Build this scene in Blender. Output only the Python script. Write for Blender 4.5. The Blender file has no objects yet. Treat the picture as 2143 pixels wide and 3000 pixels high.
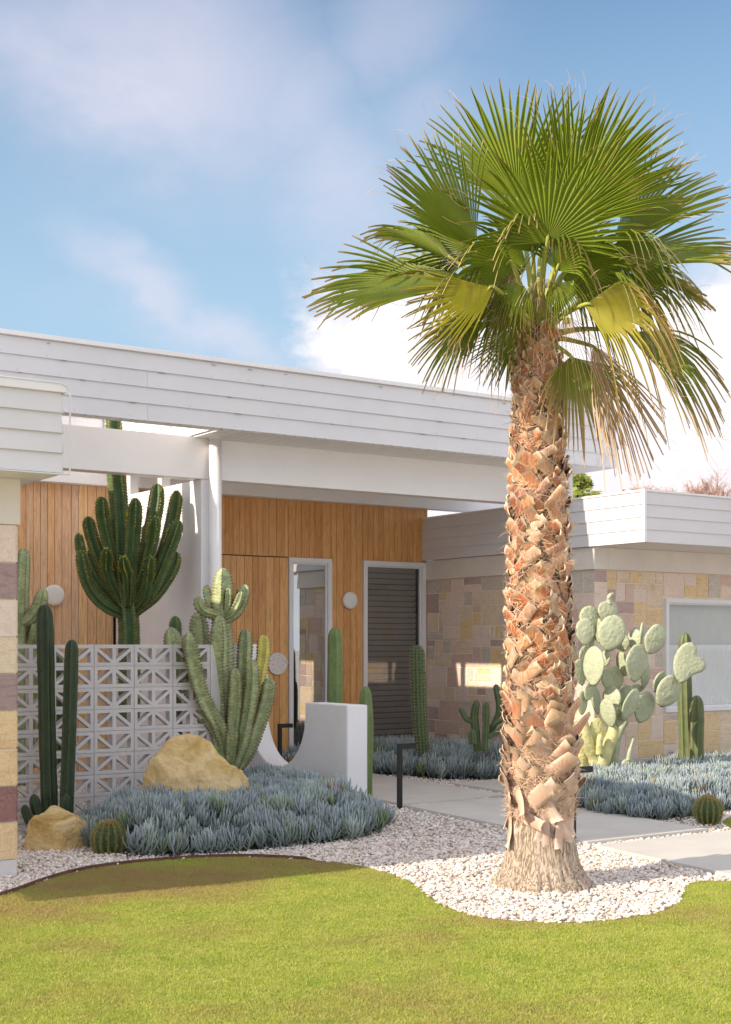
import bpy, math, random
import numpy as np
from mathutils import Vector, Matrix, noise
from math import sin, cos, tan, pi, radians, sqrt, exp, atan2

rnd = random.Random(7)
np.random.seed(7)
SC = bpy.context.scene
COL = SC.collection

# ------------------------------------------------------------------ camera
TH = radians(34.2)
FPX = 3961.0
CAMZ = 1.65
cam_d = bpy.data.cameras.new('camera')
cam = bpy.data.objects.new('camera', cam_d)
COL.objects.link(cam)
cam.location = (0, 0, CAMZ)
cam.rotation_euler = (radians(90), 0, -TH)
cam_d.sensor_fit = 'VERTICAL'
cam_d.sensor_height = 36
cam_d.sensor_width = 36
cam_d.lens = 36 * FPX / 3000
cam_d.shift_y = 0.13
cam_d.clip_end = 2000
SC.camera = cam

# ------------------------------------------------------------------ sun, sky, exposure
SUN_EL, SUN_AZ = radians(27.0), radians(6.0)      # the sun stands low in -X, a little behind the facade
to_sun = Vector((-cos(SUN_EL) * cos(SUN_AZ), cos(SUN_EL) * sin(SUN_AZ), sin(SUN_EL)))
sun_d = bpy.data.lights.new('sun', 'SUN')
sun = bpy.data.objects.new('sun', sun_d)
COL.objects.link(sun)
sun_d.energy = 3.85
sun_d.angle = radians(0.53)
sun_d.color = (1.0, 0.86, 0.69)
sun.rotation_euler = (-to_sun).to_track_quat('-Z', 'Y').to_euler()

W = bpy.data.worlds.new('World')
SC.world = W
W.use_nodes = True
nt = W.node_tree
N, L = nt.nodes, nt.links
N.clear()


def nd(tree, t, **kw):
    n = tree.nodes.new(t)
    for k, v in kw.items():
        if k.startswith('in_'):
            n.inputs[int(k[3:])].default_value = v
        else:
            setattr(n, k, v)
    return n


def mth(tree, op, a, b=None, c=None, clamp=False):
    n = tree.nodes.new('ShaderNodeMath')
    n.operation = op
    n.use_clamp = clamp
    for i, s in enumerate((a, b, c)):
        if s is None:
            continue
        if isinstance(s, (int, float)):
            n.inputs[i].default_value = s
        else:
            tree.links.new(s, n.inputs[i])
    return n.outputs[0]


sky = nd(nt, 'ShaderNodeTexSky')
sky.sky_type = 'NISHITA'
sky.sun_disc = False
sky.sun_elevation = SUN_EL
sky.sun_rotation = radians(270) + SUN_AZ
sky.air_density = 1.0
sky.dust_density = 0.6
sky.ozone_density = 1.6
tc = nd(nt, 'ShaderNodeTexCoord')
sep = nd(nt, 'ShaderNodeSeparateXYZ')
L.new(tc.outputs['Generated'], sep.inputs[0])
AZ = mth(nt, 'MULTIPLY', mth(nt, 'ARCTAN2', sep.outputs[0], sep.outputs[1]), 180 / pi)
EL = mth(nt, 'MULTIPLY', mth(nt, 'ARCSINE', sep.outputs[2]), 180 / pi)
# noise fields on the sky direction
map1 = nd(nt, 'ShaderNodeMapping')
map1.inputs['Scale'].default_value = (1, 1, 1.6)
L.new(tc.outputs['Generated'], map1.inputs[0])
n1 = nd(nt, 'ShaderNodeTexNoise')
n1.inputs['Scale'].default_value = 5.5
n1.inputs['Detail'].default_value = 7
n1.inputs['Roughness'].default_value = 0.52
n1.inputs['Distortion'].default_value = 0.25
L.new(map1.outputs[0], n1.inputs['Vector'])
n2 = nd(nt, 'ShaderNodeTexNoise')
n2.inputs['Scale'].default_value = 24
n2.inputs['Detail'].default_value = 6
n2.inputs['Roughness'].default_value = 0.6
L.new(map1.outputs[0], n2.inputs['Vector'])
NF1, NF2 = n1.outputs['Fac'], n2.outputs['Fac']
azj = mth(nt, 'ADD', AZ, mth(nt, 'MULTIPLY', mth(nt, 'SUBTRACT', NF1, 0.5), 9.0))
elj = mth(nt, 'ADD', EL, mth(nt, 'MULTIPLY', mth(nt, 'SUBTRACT', NF2, 0.5), 3.0))


def blob(a, e, sa, se, rot=0.0, amp=1.0):
    dx = mth(nt, 'SUBTRACT', azj, a)
    dy = mth(nt, 'SUBTRACT', elj, e)
    c, s = cos(radians(rot)), sin(radians(rot))
    x = mth(nt, 'ADD', mth(nt, 'MULTIPLY', dx, c / sa), mth(nt, 'MULTIPLY', dy, s / sa))
    y = mth(nt, 'ADD', mth(nt, 'MULTIPLY', dx, -s / se), mth(nt, 'MULTIPLY', dy, c / se))
    r2 = mth(nt, 'ADD', mth(nt, 'MULTIPLY', x, x), mth(nt, 'MULTIPLY', y, y))
    return mth(nt, 'MULTIPLY', mth(nt, 'POWER', 2.71828, mth(nt, 'MULTIPLY', r2, -1.0)), amp)


soft = blob(24.5, 23.6, 8.0, 4.0, -18, .95)
for b in ((32.8, 19.0, 4.2, 3.0, -40, 0.62), (36, 13.8, 2.6, 3.4, 0, 0.55), (20, 25, 6, 3, 0, 0.4),
          (35, 24.5, 4.0, 2.2, 20, 0.45), (30.5, 21.8, 3.6, 3.0, 0, .62), (36.8, 21.5, 2.2, 2.0, 0, .35)):
    soft = mth(nt, 'MAXIMUM', soft, blob(*b))
soft = mth(nt, 'MULTIPLY', soft, mth(nt, 'ADD', mth(nt, 'MULTIPLY', NF1, 1.3), 0.35), clamp=True)
# away from the frame, noise cloud is added denser and brighter to lift shade
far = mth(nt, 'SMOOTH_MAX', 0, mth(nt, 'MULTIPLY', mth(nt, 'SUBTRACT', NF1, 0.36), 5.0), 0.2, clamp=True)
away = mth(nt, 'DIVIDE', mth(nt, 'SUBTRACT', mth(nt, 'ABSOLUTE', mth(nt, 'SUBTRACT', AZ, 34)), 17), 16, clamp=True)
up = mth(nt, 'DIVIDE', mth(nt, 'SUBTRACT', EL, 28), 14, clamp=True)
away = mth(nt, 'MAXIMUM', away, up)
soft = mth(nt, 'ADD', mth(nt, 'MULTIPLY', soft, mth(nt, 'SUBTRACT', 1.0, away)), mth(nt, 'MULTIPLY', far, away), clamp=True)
wisp = mth(nt, 'MAXIMUM', blob(24.0, 14.6, 2.8, 1.1, -55, 0.58), blob(26.8, 12.6, 3.6, 0.9, -18, 0.55))
# cumulus bank low in the sky
bedge = mth(nt, 'ADD', 16.2, mth(nt, 'MULTIPLY', mth(nt, 'SUBTRACT', NF1, 0.5), 7.0))
bedge = mth(nt, 'ADD', bedge, mth(nt, 'MULTIPLY', mth(nt, 'SUBTRACT', NF2, 0.5), 3.0))
bank = mth(nt, 'DIVIDE', mth(nt, 'SUBTRACT', bedge, EL), 2.4, clamp=True)
azb = mth(nt, 'ADD', AZ, mth(nt, 'MULTIPLY', mth(nt, 'SUBTRACT', NF2, 0.5), 4.5))
azb = mth(nt, 'SUBTRACT', azb, mth(nt, 'MULTIPLY', mth(nt, 'SUBTRACT', 13.5, EL), 0.12))
bank = mth(nt, 'MULTIPLY', bank, mth(nt, 'DIVIDE', mth(nt, 'SUBTRACT', azb, 30.6), 1.8, clamp=True))
# the bank ends beyond the frame on the far right
bank = mth(nt, 'MULTIPLY', bank, mth(nt, 'DIVIDE', mth(nt, 'SUBTRACT', 95.0, AZ), 30, clamp=True))
low = mth(nt, 'MULTIPLY', mth(nt, 'DIVIDE', mth(nt, 'SUBTRACT', 9.0, EL), 8.0, clamp=True), 0.6)

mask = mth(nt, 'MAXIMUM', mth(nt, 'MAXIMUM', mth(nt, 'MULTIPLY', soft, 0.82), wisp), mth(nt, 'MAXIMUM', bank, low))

# cloud colours: lavender for the thin high cloud, cream for the bank, greyer toward its foot
bshade = mth(nt, 'DIVIDE', mth(nt, 'SUBTRACT', EL, 5.0), 9.0, clamp=True)
bshade = mth(nt, 'ADD', mth(nt, 'MULTIPLY', bshade, 0.75), mth(nt, 'MULTIPLY', mth(nt, 'SUBTRACT', NF2, 0.5), 1.4), clamp=True)
bcol = nd(nt, 'ShaderNodeMix', data_type='RGBA')
bcol.inputs[6].default_value = (0.80, 0.76, 0.80, 1)
bcol.inputs[7].default_value = (0.97, 0.93, 0.92, 1)
L.new(bshade, bcol.inputs[0])
ccol = nd(nt, 'ShaderNodeMix', data_type='RGBA')
ccol.inputs[6].default_value = (0.66, 0.64, 0.74, 1)
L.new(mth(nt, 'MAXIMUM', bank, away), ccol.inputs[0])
L.new(bcol.outputs[2], ccol.inputs[7])
skyS = nd(nt, 'ShaderNodeVectorMath', operation='MULTIPLY')
L.new(sky.outputs[0], skyS.inputs[0])
skyS.inputs[1].default_value = (1.0, 1.12, 1.14)
bgA = nd(nt, 'ShaderNodeBackground')
hz = nd(nt, 'ShaderNodeMix', data_type='RGBA')
hz.inputs[7].default_value = (3.0, 4.3, 5.5, 1)
L.new(mth(nt, 'MULTIPLY', mth(nt, 'DIVIDE', mth(nt, 'SUBTRACT', 27.0, EL), 14.0, clamp=True), .80), hz.inputs[0])
L.new(skyS.outputs[0], hz.inputs[6])
L.new(hz.outputs[2], bgA.inputs[0])
bgA.inputs[1].default_value = 0.100
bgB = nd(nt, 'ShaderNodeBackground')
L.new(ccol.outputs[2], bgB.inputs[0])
L.new(mth(nt, 'ADD', .80, mth(nt, 'MULTIPLY', away, .36)), bgB.inputs[1])  # unseen clouds outside the frame get extra strength to fill the shade
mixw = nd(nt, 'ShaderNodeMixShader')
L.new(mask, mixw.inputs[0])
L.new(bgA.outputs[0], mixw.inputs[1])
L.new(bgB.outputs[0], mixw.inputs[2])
outw = nd(nt, 'ShaderNodeOutputWorld')
L.new(mixw.outputs[0], outw.inputs[0])

SC.view_settings.view_transform = 'Standard'
SC.view_settings.look = 'None'
SC.view_settings.gamma = 1
SC.view_settings.use_curve_mapping = False
SC.view_settings.exposure = 0.65
SC.cycles.max_bounces = 10
SC.cycles.diffuse_bounces = 6
SC.cycles.transparent_max_bounces = 12


# ------------------------------------------------------------------ places from the survey of the photograph
def P(u, v, d):
    r = (u - 1071) / FPX * d
    z = CAMZ + (1890 - v) / FPX * d
    return Vector((r * cos(TH) + d * sin(TH), -r * sin(TH) + d * cos(TH), z))


def PY(u, v, Y):
    a = TH + math.atan((u - 1071) / FPX)
    X = Y * tan(a)
    return P(u, v, X * sin(TH) + Y * cos(TH))


RIGHT = Vector((cos(TH), -sin(TH), 0))
VIEW = Vector((sin(TH), cos(TH), 0))
UP = Vector((0, 0, 1))


# ------------------------------------------------------------------ object helpers
def tag(o, label=None, cat=None, group=None, kind=None):
    if label: o['label'] = label
    if cat: o['category'] = cat
    if group: o['group'] = group
    if kind: o['kind'] = kind
    return o


def empty(name, loc, label, cat, group=None):
    o = bpy.data.objects.new(name, None)
    o.empty_display_size = 0.1
    o.location = loc
    COL.objects.link(o)
    bpy.context.view_layer.update()
    return tag(o, label, cat, group)


def put(name, me, parent=None, mat=None, loc=None, M=None):
    o = bpy.data.objects.new(name, me)
    COL.objects.link(o)
    if mat is not None and len(me.materials) == 0:
        me.materials.append(mat)
    mw = M if M is not None else Matrix.Translation(loc or (0, 0, 0))
    if parent is not None:
        o.parent = parent
        o.matrix_parent_inverse = Matrix.Identity(4)
        o.matrix_local = WM(parent).inverted() @ mw
    else:
        o.matrix_world = mw
    return o


def WM(o):
    m = o.matrix_basis.copy()
    p = o.parent
    while p is not None:
        m = p.matrix_basis @ m
        p = p.parent
    return m


class MB:
    """collects geometry for one mesh"""

    def __init__(s):
        s.v, s.f, s.a = [], [], []

    def add(s, vs, fs, att=None):
        b = len(s.v)
        s.v.extend([tuple(x) for x in vs])
        s.f.extend([tuple(i + b for i in f) for f in fs])
        s.a.extend(att if att is not None else [0.0] * len(vs))

    def box(s, x0, x1, y0, y1, z0, z1):
        v = [(x, y, z) for z in (z0, z1) for y in (y0, y1) for x in (x0, x1)]
        s.add(v, [(0, 2, 3, 1), (4, 5, 7, 6), (0, 1, 5, 4), (2, 6, 7, 3), (0, 4, 6, 2), (1, 3, 7, 5)])

    def cyl(s, c, axis, r, h, n=24, r2=None):
        c, axis = Vector(c), Vector(axis).normalized()
        q = axis.to_track_quat('Z', 'Y')
        r2 = r if r2 is None else r2
        v = [c + q @ Vector((rr * cos(2 * pi * i / n), rr * sin(2 * pi * i / n), zz)) for rr, zz in ((r, 0), (r2, h)) for i in range(n)]
        s.add(v, [(i, (i + 1) % n, n + (i + 1) % n, n + i) for i in range(n)] + [tuple(reversed(range(n))), tuple(range(n, 2 * n))])

    def tube(s, pts, r, n=6, rr=None):
        pts = [Vector(p) for p in pts]
        t = (pts[1] - pts[0]).normalized()
        u = t.orthogonal().normalized()
        vs = []
        for i, p in enumerate(pts):
            t = (pts[min(i + 1, len(pts) - 1)] - pts[max(i - 1, 0)]).normalized()
            u = (u - t * u.dot(t)).normalized()
            w = t.cross(u)
            R = rr[i] if rr else r
            vs += [p + (u * cos(2 * pi * k / n) + w * sin(2 * pi * k / n)) * R for k in range(n)]
        m = len(pts)
        fs = [(i * n + k, i * n + (k + 1) % n, (i + 1) * n + (k + 1) % n, (i + 1) * n + k) for i in range(m - 1) for k in range(n)]
        fs += [tuple(reversed(range(n))), tuple(range((m - 1) * n, m * n))]
        s.add(vs, fs)

    def mesh(s, name, mat=None, smooth=False, att=None):
        me = bpy.data.meshes.new(name)
        me.from_pydata(s.v, [], s.f)
        if mat is not None:
            for m_ in (mat if isinstance(mat, (list, tuple)) else [mat]):
                me.materials.append(m_)
        if smooth:
            me.shade_smooth()
        if att:
            a = me.attributes.new(att, 'FLOAT', 'POINT')
            a.data.foreach_set('value', s.a)
        me.update()
        return me

    def build(s, name, mat, parent=None, smooth=False, att=None, loc=None):
        """loc: origin of the object (geometry was collected in world coordinates)"""
        if loc is not None:
            lx, ly, lz = loc
            s.v = [(a - lx, b - ly, c - lz) for a, b, c in s.v]
        return put(name, s.mesh(name, mat, smooth, att), parent, loc=loc)


def box(name, x0, x1, y0, y1, z0, z1, mat, parent=None, kind=None, bevel=0.0):
    m = MB()
    c = ((x0 + x1) / 2, (y0 + y1) / 2, (z0 + z1) / 2)
    if bevel:
        h = ((x1 - x0) / 2, (y1 - y0) / 2, (z1 - z0) / 2)
        b = min(bevel, min(h) * .45)
        import bmesh
        bm = bmesh.new()
        bmesh.ops.create_cube(bm, size=2)
        for v in bm.verts:
            v.co = (v.co.x * h[0], v.co.y * h[1], v.co.z * h[2])
        bmesh.ops.bevel(bm, geom=bm.edges[:], offset=b, segments=2, affect='EDGES', profile=.7)
        me = bpy.data.meshes.new(name)
        bm.to_mesh(me)
        bm.free()
        me.materials.append(mat)
        o = put(name, me, parent, loc=c)
    else:
        m.box(x0, x1, y0, y1, z0, z1)
        o = m.build(name, mat, parent, loc=c)
    if kind: o['kind'] = kind
    return o


# ------------------------------------------------------------------ materials
def newmat(name, rough=0.6, spec=0.5):
    m = bpy.data.materials.new(name)
    m.use_nodes = True
    t = m.node_tree
    b = t.nodes['Principled BSDF']
    b.inputs['Roughness'].default_value = rough
    b.inputs['Specular IOR Level'].default_value = spec
    return m, t, b


def coords(t, scale=(1, 1, 1), rand=True, kind='Object'):
    c = nd(t, 'ShaderNodeTexCoord')
    mp = nd(t, 'ShaderNodeMapping')
    mp.inputs['Scale'].default_value = scale
    t.links.new(c.outputs[kind], mp.inputs[0])
    if rand:
        oi = nd(t, 'ShaderNodeObjectInfo')
        vm = nd(t, 'ShaderNodeVectorMath', operation='SCALE')
        vm.inputs[0].default_value = (37.0, 91.0, 53.0)
        t.links.new(oi.outputs['Random'], vm.inputs['Scale'])
        t.links.new(vm.outputs[0], mp.inputs['Location'])
    return mp.outputs[0]


def tnoise(t, vec, scale, detail=4, rough=.55, dist=0.0):
    n = nd(t, 'ShaderNodeTexNoise')
    n.inputs['Scale'].default_value = scale
    n.inputs['Detail'].default_value = detail
    n.inputs['Roughness'].default_value = rough
    n.inputs['Distortion'].default_value = dist
    t.links.new(vec, n.inputs['Vector'])
    return n.outputs['Fac']


def ramp(t, fac, stops, interp='LINEAR'):
    r = nd(t, 'ShaderNodeValToRGB')
    r.color_ramp.interpolation = interp
    e = r.color_ramp.elements
    while len(e) < len(stops):
        e.new(0.5)
    for i, (p, c) in enumerate(stops):
        e[i].position = p
        e[i].color = (*c, 1)
    t.links.new(fac, r.inputs[0])
    return r.outputs[0]


def mixc(t, fac, a, b, blend='MIX'):
    m = nd(t, 'ShaderNodeMix', data_type='RGBA', blend_type=blend)
    for s, i in ((fac, 0), (a, 6), (b, 7)):
        if isinstance(s, (int, float)):
            m.inputs[i].default_value = s
        elif isinstance(s, tuple):
            m.inputs[i].default_value = (*s, 1)
        else:
            t.links.new(s, m.inputs[i])
    return m.outputs[2]


def bump(t, b, h, strength, dist=0.01):
    n = nd(t, 'ShaderNodeBump')
    n.inputs['Strength'].default_value = strength
    n.inputs['Distance'].default_value = dist
    t.links.new(h, n.inputs['Height'])
    t.links.new(n.outputs[0], b.inputs['Normal'])


def simple(name, col, rough=.6, var=.12, scale=6, bs=.15, bd=.003, bscale=60, spec=.4, rand=.0, kind='Object'):
    m, t, b = newmat(name, rough, spec)
    v = coords(t, kind=kind)
    n = tnoise(t, v, scale, 5)
    f = ramp(t, n, [(.3, tuple(c * (1 - var) for c in col)), (.7, tuple(min(1, c * (1 + var * .6)) for c in col))])
    if rand:
        oi = nd(t, 'ShaderNodeObjectInfo')
        k = mth(t, 'ADD', mth(t, 'MULTIPLY', oi.outputs['Random'], rand), 1 - rand * .5)
        cc = nd(t, 'ShaderNodeVectorMath', operation='SCALE')
        t.links.new(f, cc.inputs[0])
        t.links.new(k, cc.inputs['Scale'])
        f = cc.outputs[0]
    t.links.new(f, b.inputs['Base Color'])
    if bs:
        bump(t, b, tnoise(t, v, bscale, 4), bs, bd)
    return m


def weathered_white(name, base=(.80, .79, .79), dirt=.10, rough=.5, bs=.2, bscale=25):
    m, t, b = newmat(name, rough, .4)
    v = coords(t, (1, 1, 1))
    n = tnoise(t, v, 2.3, 6, .6)
    c = ramp(t, n, [(.35, tuple(x * (1 - dirt) for x in base)), (.65, base)])
    v2 = coords(t, (8, 8, 1.1))
    n3 = tnoise(t, v2, 4, 5, .7)
    c = mixc(t, mth(t, 'MULTIPLY', mth(t, 'SUBTRACT', n3, .60, clamp=True), 1.2, clamp=True), c, (.50, .46, .42))
    sp = tnoise(t, v, 55, 2, .5)
    c = mixc(t, mth(t, 'MULTIPLY', mth(t, 'SUBTRACT', sp, .74, clamp=True), 5, clamp=True), c, (.25, .22, .2))
    t.links.new(c, b.inputs['Base Color'])
    bump(t, b, tnoise(t, v, bscale, 5, .6), bs, .004)
    return m


M_WHITE = weathered_white('white_paint', (.86, .845, .85), .05, .42, .10)
M_FASC = weathered_white('fascia_paint', (.71, .695, .715), .05, .42, .10)
M_BEAM = weathered_white('beam_paint', (.90, .88, .88), .04, .45, .12, 12)
M_SOFFIT = weathered_white('soffit_paint', (.84, .81, .79), .04, .55, .08)
M_STUCCO = weathered_white('stucco', (.89, .88, .90), .05, .75, .5, 38)
M_DIRT = simple('lap_dirt', (.30, .26, .22), .9, .3, 30, 0)
M_CREAM = weathered_white('cream_render', (.80, .74, .67), .10, .7, .35, 14)
M_ALU = simple('white_aluminium', (.80, .80, .82), .3, .03, 3, .03)
M_DARK = simple('dark_gap', (.03, .025, .022), .9, .1, 5, 0)
M_BLACK = simple('black_metal', (.012, .012, .013), .4, .1, 8, .05)
M_ROOM = simple('dark_room', (.08, .08, .08), .9, .1, 3, 0)
M_MORTAR = simple('mortar', (.84, .74, .58), .9, .12, 9, .5, .004, 90)
M_PLINTH = weathered_white('plinth_render', (.72, .70, .68), .15, .8, .4)
M_CONC = simple('path_concrete', (.58, .55, .51), .8, .10, 2.0, .12, .002, 45)
M_BREEZE = simple('breeze_block_concrete', (.62, .595, .60), .85, .07, 20, .5, .003, 160, rand=.10)
M_EDGE = simple('rusty_edging', (.15, .065, .045), .75, .35, 9, .3)
M_SOIL = simple('dark_soil', (.060, .050, .040), .95, .3, 9, .5, .02, 30)
M_GRND = simple('pale_street_concrete', (.50, .475, .46), .95, .2, .5, 0)
M_CABLE = simple('white_cable', (.7, .7, .7), .4, .02, 3, 0)
M_LAMP = simple('white_lamp_shade', (.82, .79, .76), .45, .02, 3, 0)
M_BRASS = simple('brass_knob', (.75, .62, .45), .35, .05, 3, 0)
M_BLIND = simple('fabric_blind', (.62, .60, .56), .8, .06, 4, .05)
M_BLINDG = simple('grey_blind', (.42, .40, .37), .6, .06, 4, .05)


def timber(name, cols):
    m, t, b = newmat(name, .42, .35)
    v = coords(t, (9, 9, .8))
    grain = tnoise(t, v, 4, 6, .65, 1.2)
    fine = tnoise(t, coords(t, (60, 60, 2.2)), 5, 4, .7)
    oi = nd(t, 'ShaderNodeObjectInfo')
    base = ramp(t, oi.outputs['Random'], [(0, cols[0]), (.35, cols[1]), (.7, cols[2]), (1, cols[3])])
    dark = mixc(t, 1.0, base, (.62, .55, .48), 'MULTIPLY')
    c = mixc(t, mth(t, 'MULTIPLY', mth(t, 'SUBTRACT', grain, .42, clamp=True), 3.0, clamp=True), base, dark)
    c = mixc(t, mth(t, 'MULTIPLY', mth(t, 'SUBTRACT', fine, .5, clamp=True), 2.2, clamp=True), c, mixc(t, 1.0, c, (.6, .5, .4), 'MULTIPLY'))
    t.links.new(c, b.inputs['Base Color'])
    bump(t, b, fine, .15, .002)
    return m


M_TIMBER = timber('oiled_timber', [(.70, .34, .12), (.84, .46, .18), (.76, .39, .145), (.90, .53, .22)])
M_TIMBER2 = timber('weathered_timber', [(.80, .45, .22), (.90, .55, .28), (.76, .53, .38), (.92, .60, .31)])


def stone(name, a, bcol, c3, vein):
    m, t, b = newmat(name, .75, .3)
    v = coords(t)
    vs = coords(t, (1, 1, 4))
    n = tnoise(t, vs, 3.0, 6, .6, 1.8)
    c = ramp(t, n, [(.30, a), (.5, bcol), (.68, c3)])
    vn = tnoise(t, coords(t, (1.6, 1.6, 1.0)), 5, 5, .6, 2.5)
    line = mth(t, 'SUBTRACT', 1.0, mth(t, 'MULTIPLY', mth(t, 'ABSOLUTE', mth(t, 'SUBTRACT', vn, .5)), 34), clamp=True)
    c = mixc(t, mth(t, 'MULTIPLY', line, .40), c, vein)
    g = tnoise(t, v, 70, 3, .6)
    c = mixc(t, mth(t, 'MULTIPLY', g, .25), c, mixc(t, 1.0, c, (.7, .66, .6), 'MULTIPLY'))
    t.links.new(c, b.inputs['Base Color'])
    bump(t, b, tnoise(t, v, 28, 6, .65), .35, .005)
    return m


M_MAROON = stone('maroon_sandstone', (.26, .13, .13), (.32, .17, .16), (.22, .11, .12), (.55, .38, .28))
M_PLUM = stone('plum_sandstone', (.34, .24, .25), (.42, .30, .30), (.30, .20, .22), (.52, .40, .34))
STONES = [stone('cream_sandstone', (.74, .60, .44), (.82, .69, .53), (.72, .56, .43), (.50, .30, .16)),
          stone('pink_sandstone', (.68, .49, .41), (.74, .56, .48), (.64, .46, .40), (.48, .26, .18)),
          stone('mauve_sandstone', (.46, .33, .32), (.56, .42, .39), (.42, .30, .30), (.60, .42, .32)),
          stone('golden_sandstone', (.78, .57, .32), (.84, .65, .40), (.74, .50, .28), (.55, .30, .12)),
          stone('grey_sandstone', (.60, .54, .47), (.68, .61, .53), (.52, .46, .43), (.36, .29, .26)),
          stone('orange_banded_sandstone', (.74, .32, .14), (.84, .62, .40), (.76, .40, .18), (.6, .2, .08)),
          stone('pale_pink_sandstone', (.80, .65, .56), (.85, .71, .62), (.76, .60, .53), (.6, .42, .32))]


def glass(name, tint=(.8, .85, .85), refl=.35):
    m, t, b = newmat(name)
    t.nodes.remove(b)
    tr = nd(t, 'ShaderNodeBsdfTransparent')
    tr.inputs[0].default_value = (*tint, 1)
    gl = nd(t, 'ShaderNodeBsdfGlossy')
    gl.inputs['Roughness'].default_value = 0.01
    gl.inputs['Color'].default_value = (1, 1, 1, 1)
    ge = nd(t, 'ShaderNodeNewGeometry')
    dt = nd(t, 'ShaderNodeVectorMath', operation='DOT_PRODUCT')
    t.links.new(ge.outputs['Normal'], dt.inputs[0])
    t.links.new(ge.outputs['Incoming'], dt.inputs[1])
    k = mth(t, 'POWER', mth(t, 'SUBTRACT', 1.0, mth(t, 'ABSOLUTE', dt.outputs['Value']), clamp=True), 5)
    mx = nd(t, 'ShaderNodeMixShader')
    t.links.new(mth(t, 'ADD', mth(t, 'MULTIPLY', k, .9), refl, clamp=True), mx.inputs[0])
    t.links.new(tr.outputs[0], mx.inputs[1])
    t.links.new(gl.outputs[0], mx.inputs[2])
    t.links.new(mx.outputs[0], t.nodes['Material Output'].inputs[0])
    return m


M_GLASS = glass('sidelight_glass', (.5, .52, .52), .42)
M_GLASS2 = glass('window_glass', (.97, .99, .99), .05)
M_GLASS3 = glass('dark_window_glass', (.85, .85, .85), .07)


def plant(name, body, edge, att='rib', rough=.5, var=.25, trans=0.0, mottled=None, dots=None):
    m, t, b = newmat(name, rough, .4)
    v = coords(t)
    n = tnoise(t, v, 9, 5, .6)
    c = ramp(t, n, [(.3, tuple(x * (1 - var) for x in body)), (.7, tuple(x * (1 + var) for x in body))])
    if mottled:
        n2 = tnoise(t, coords(t, (1, 1, 1.6)), 9, 7, .75, 2.0)
        c = mixc(t, mth(t, 'MULTIPLY', mth(t, 'SUBTRACT', n2, .47, clamp=True), 7, clamp=True), c, mottled)
    if dots:
        vo = nd(t, 'ShaderNodeTexVoronoi')
        vo.inputs['Scale'].default_value = 30
        t.links.new(v, vo.inputs['Vector'])
        c = mixc(t, mth(t, 'LESS_THAN', vo.outputs['Distance'], .14), c, dots)
        b2 = nd(t, 'ShaderNodeTexVoronoi')
        b2.inputs['Scale'].default_value = 30
        b2.feature = 'F1'
        t.links.new(v, b2.inputs['Vector'])
        bump(t, b, mth(t, 'ADD', mth(t, 'MULTIPLY', b2.outputs['Distance'], -1.2), n), .45, .009)
    if edge:
        at = nd(t, 'ShaderNodeAttribute', attribute_name=att)
        c = mixc(t, at.outputs['Fac'], c, edge)
    t.links.new(c, b.inputs['Base Color'])
    if not dots:
        bump(t, b, tnoise(t, v, 34, 4, .6), .25, .004)
    if trans:
        b.inputs['Subsurface Weight'].default_value = 0
    return m


M_EUPH = plant('dark_green_euphorbia', (.050, .105, .034), (.26, .24, .06))
M_VARI = plant('variegated_euphorbia', (.27, .345, .185), (.22, .14, .07), mottled=(.50, .53, .25))
M_YELL = plant('yellow_euphorbia', (.60, .56, .14), (.40, .25, .08))
M_CERE = plant('bottle_green_cactus', (.026, .052, .024), (.12, .13, .06))
M_COLG = plant('fresh_green_cactus', (.135, .195, .065), (.22, .27, .09))
M_COLD = plant('olive_column_cactus', (.115, .145, .060), (.30, .30, .14))
M_SAG = plant('spiny_green_cactus', (.075, .120, .045), (.30, .28, .18))
M_BARR = plant('barrel_cactus_green', (.060, .095, .035), (.17, .18, .07))
M_OPUN = plant('opuntia_pad_skin', (.43, .465, .315), (.45, .50, .22), var=.12, dots=(.17, .19, .11))
M_OTRK = plant('opuntia_trunk_skin', (.58, .55, .26), (.45, .36, .18), var=.22, dots=(.36, .27, .12))
M_FLOW = simple('yellow_buds', (.62, .50, .05), .6, .2, 8, 0)
M_SPINE = simple('pale_spines', (.62, .52, .36), .6, .1, 8, 0)
M_ROCK = None


def rockmat():
    m, t, b = newmat('yellow_sandstone_boulder', .85, .25)
    v = coords(t)
    n = tnoise(t, v, 2.6, 8, .62, .8)
    c = ramp(t, n, [(.28, (.46, .28, .09)), (.42, (.68, .48, .20)), (.55, (.80, .62, .34)), (.75, (.58, .39, .15))])
    n2 = tnoise(t, v, 14, 7, .7, .5)
    c = mixc(t, mth(t, 'MULTIPLY', mth(t, 'SUBTRACT', n2, .52, clamp=True), 3.2, clamp=True), c, mixc(t, 1.0, c, (.62, .55, .45), 'MULTIPLY'))
    lineN = tnoise(t, v, 3.2, 6, .6, 2.0)
    line = mth(t, 'SUBTRACT', 1.0, mth(t, 'MULTIPLY', mth(t, 'ABSOLUTE', mth(t, 'SUBTRACT', lineN, .5)), 60), clamp=True)
    c = mixc(t, mth(t, 'MULTIPLY', line, .16), c, (.36, .24, .11))
    t.links.new(c, b.inputs['Base Color'])
    h = mth(t, 'ADD', mth(t, 'MULTIPLY', tnoise(t, v, 11, 9, .72), 1.0), mth(t, 'MULTIPLY', line, -.05))
    bump(t, b, h, 1.0, .028)
    return m


M_ROCK = rockmat()


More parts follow.
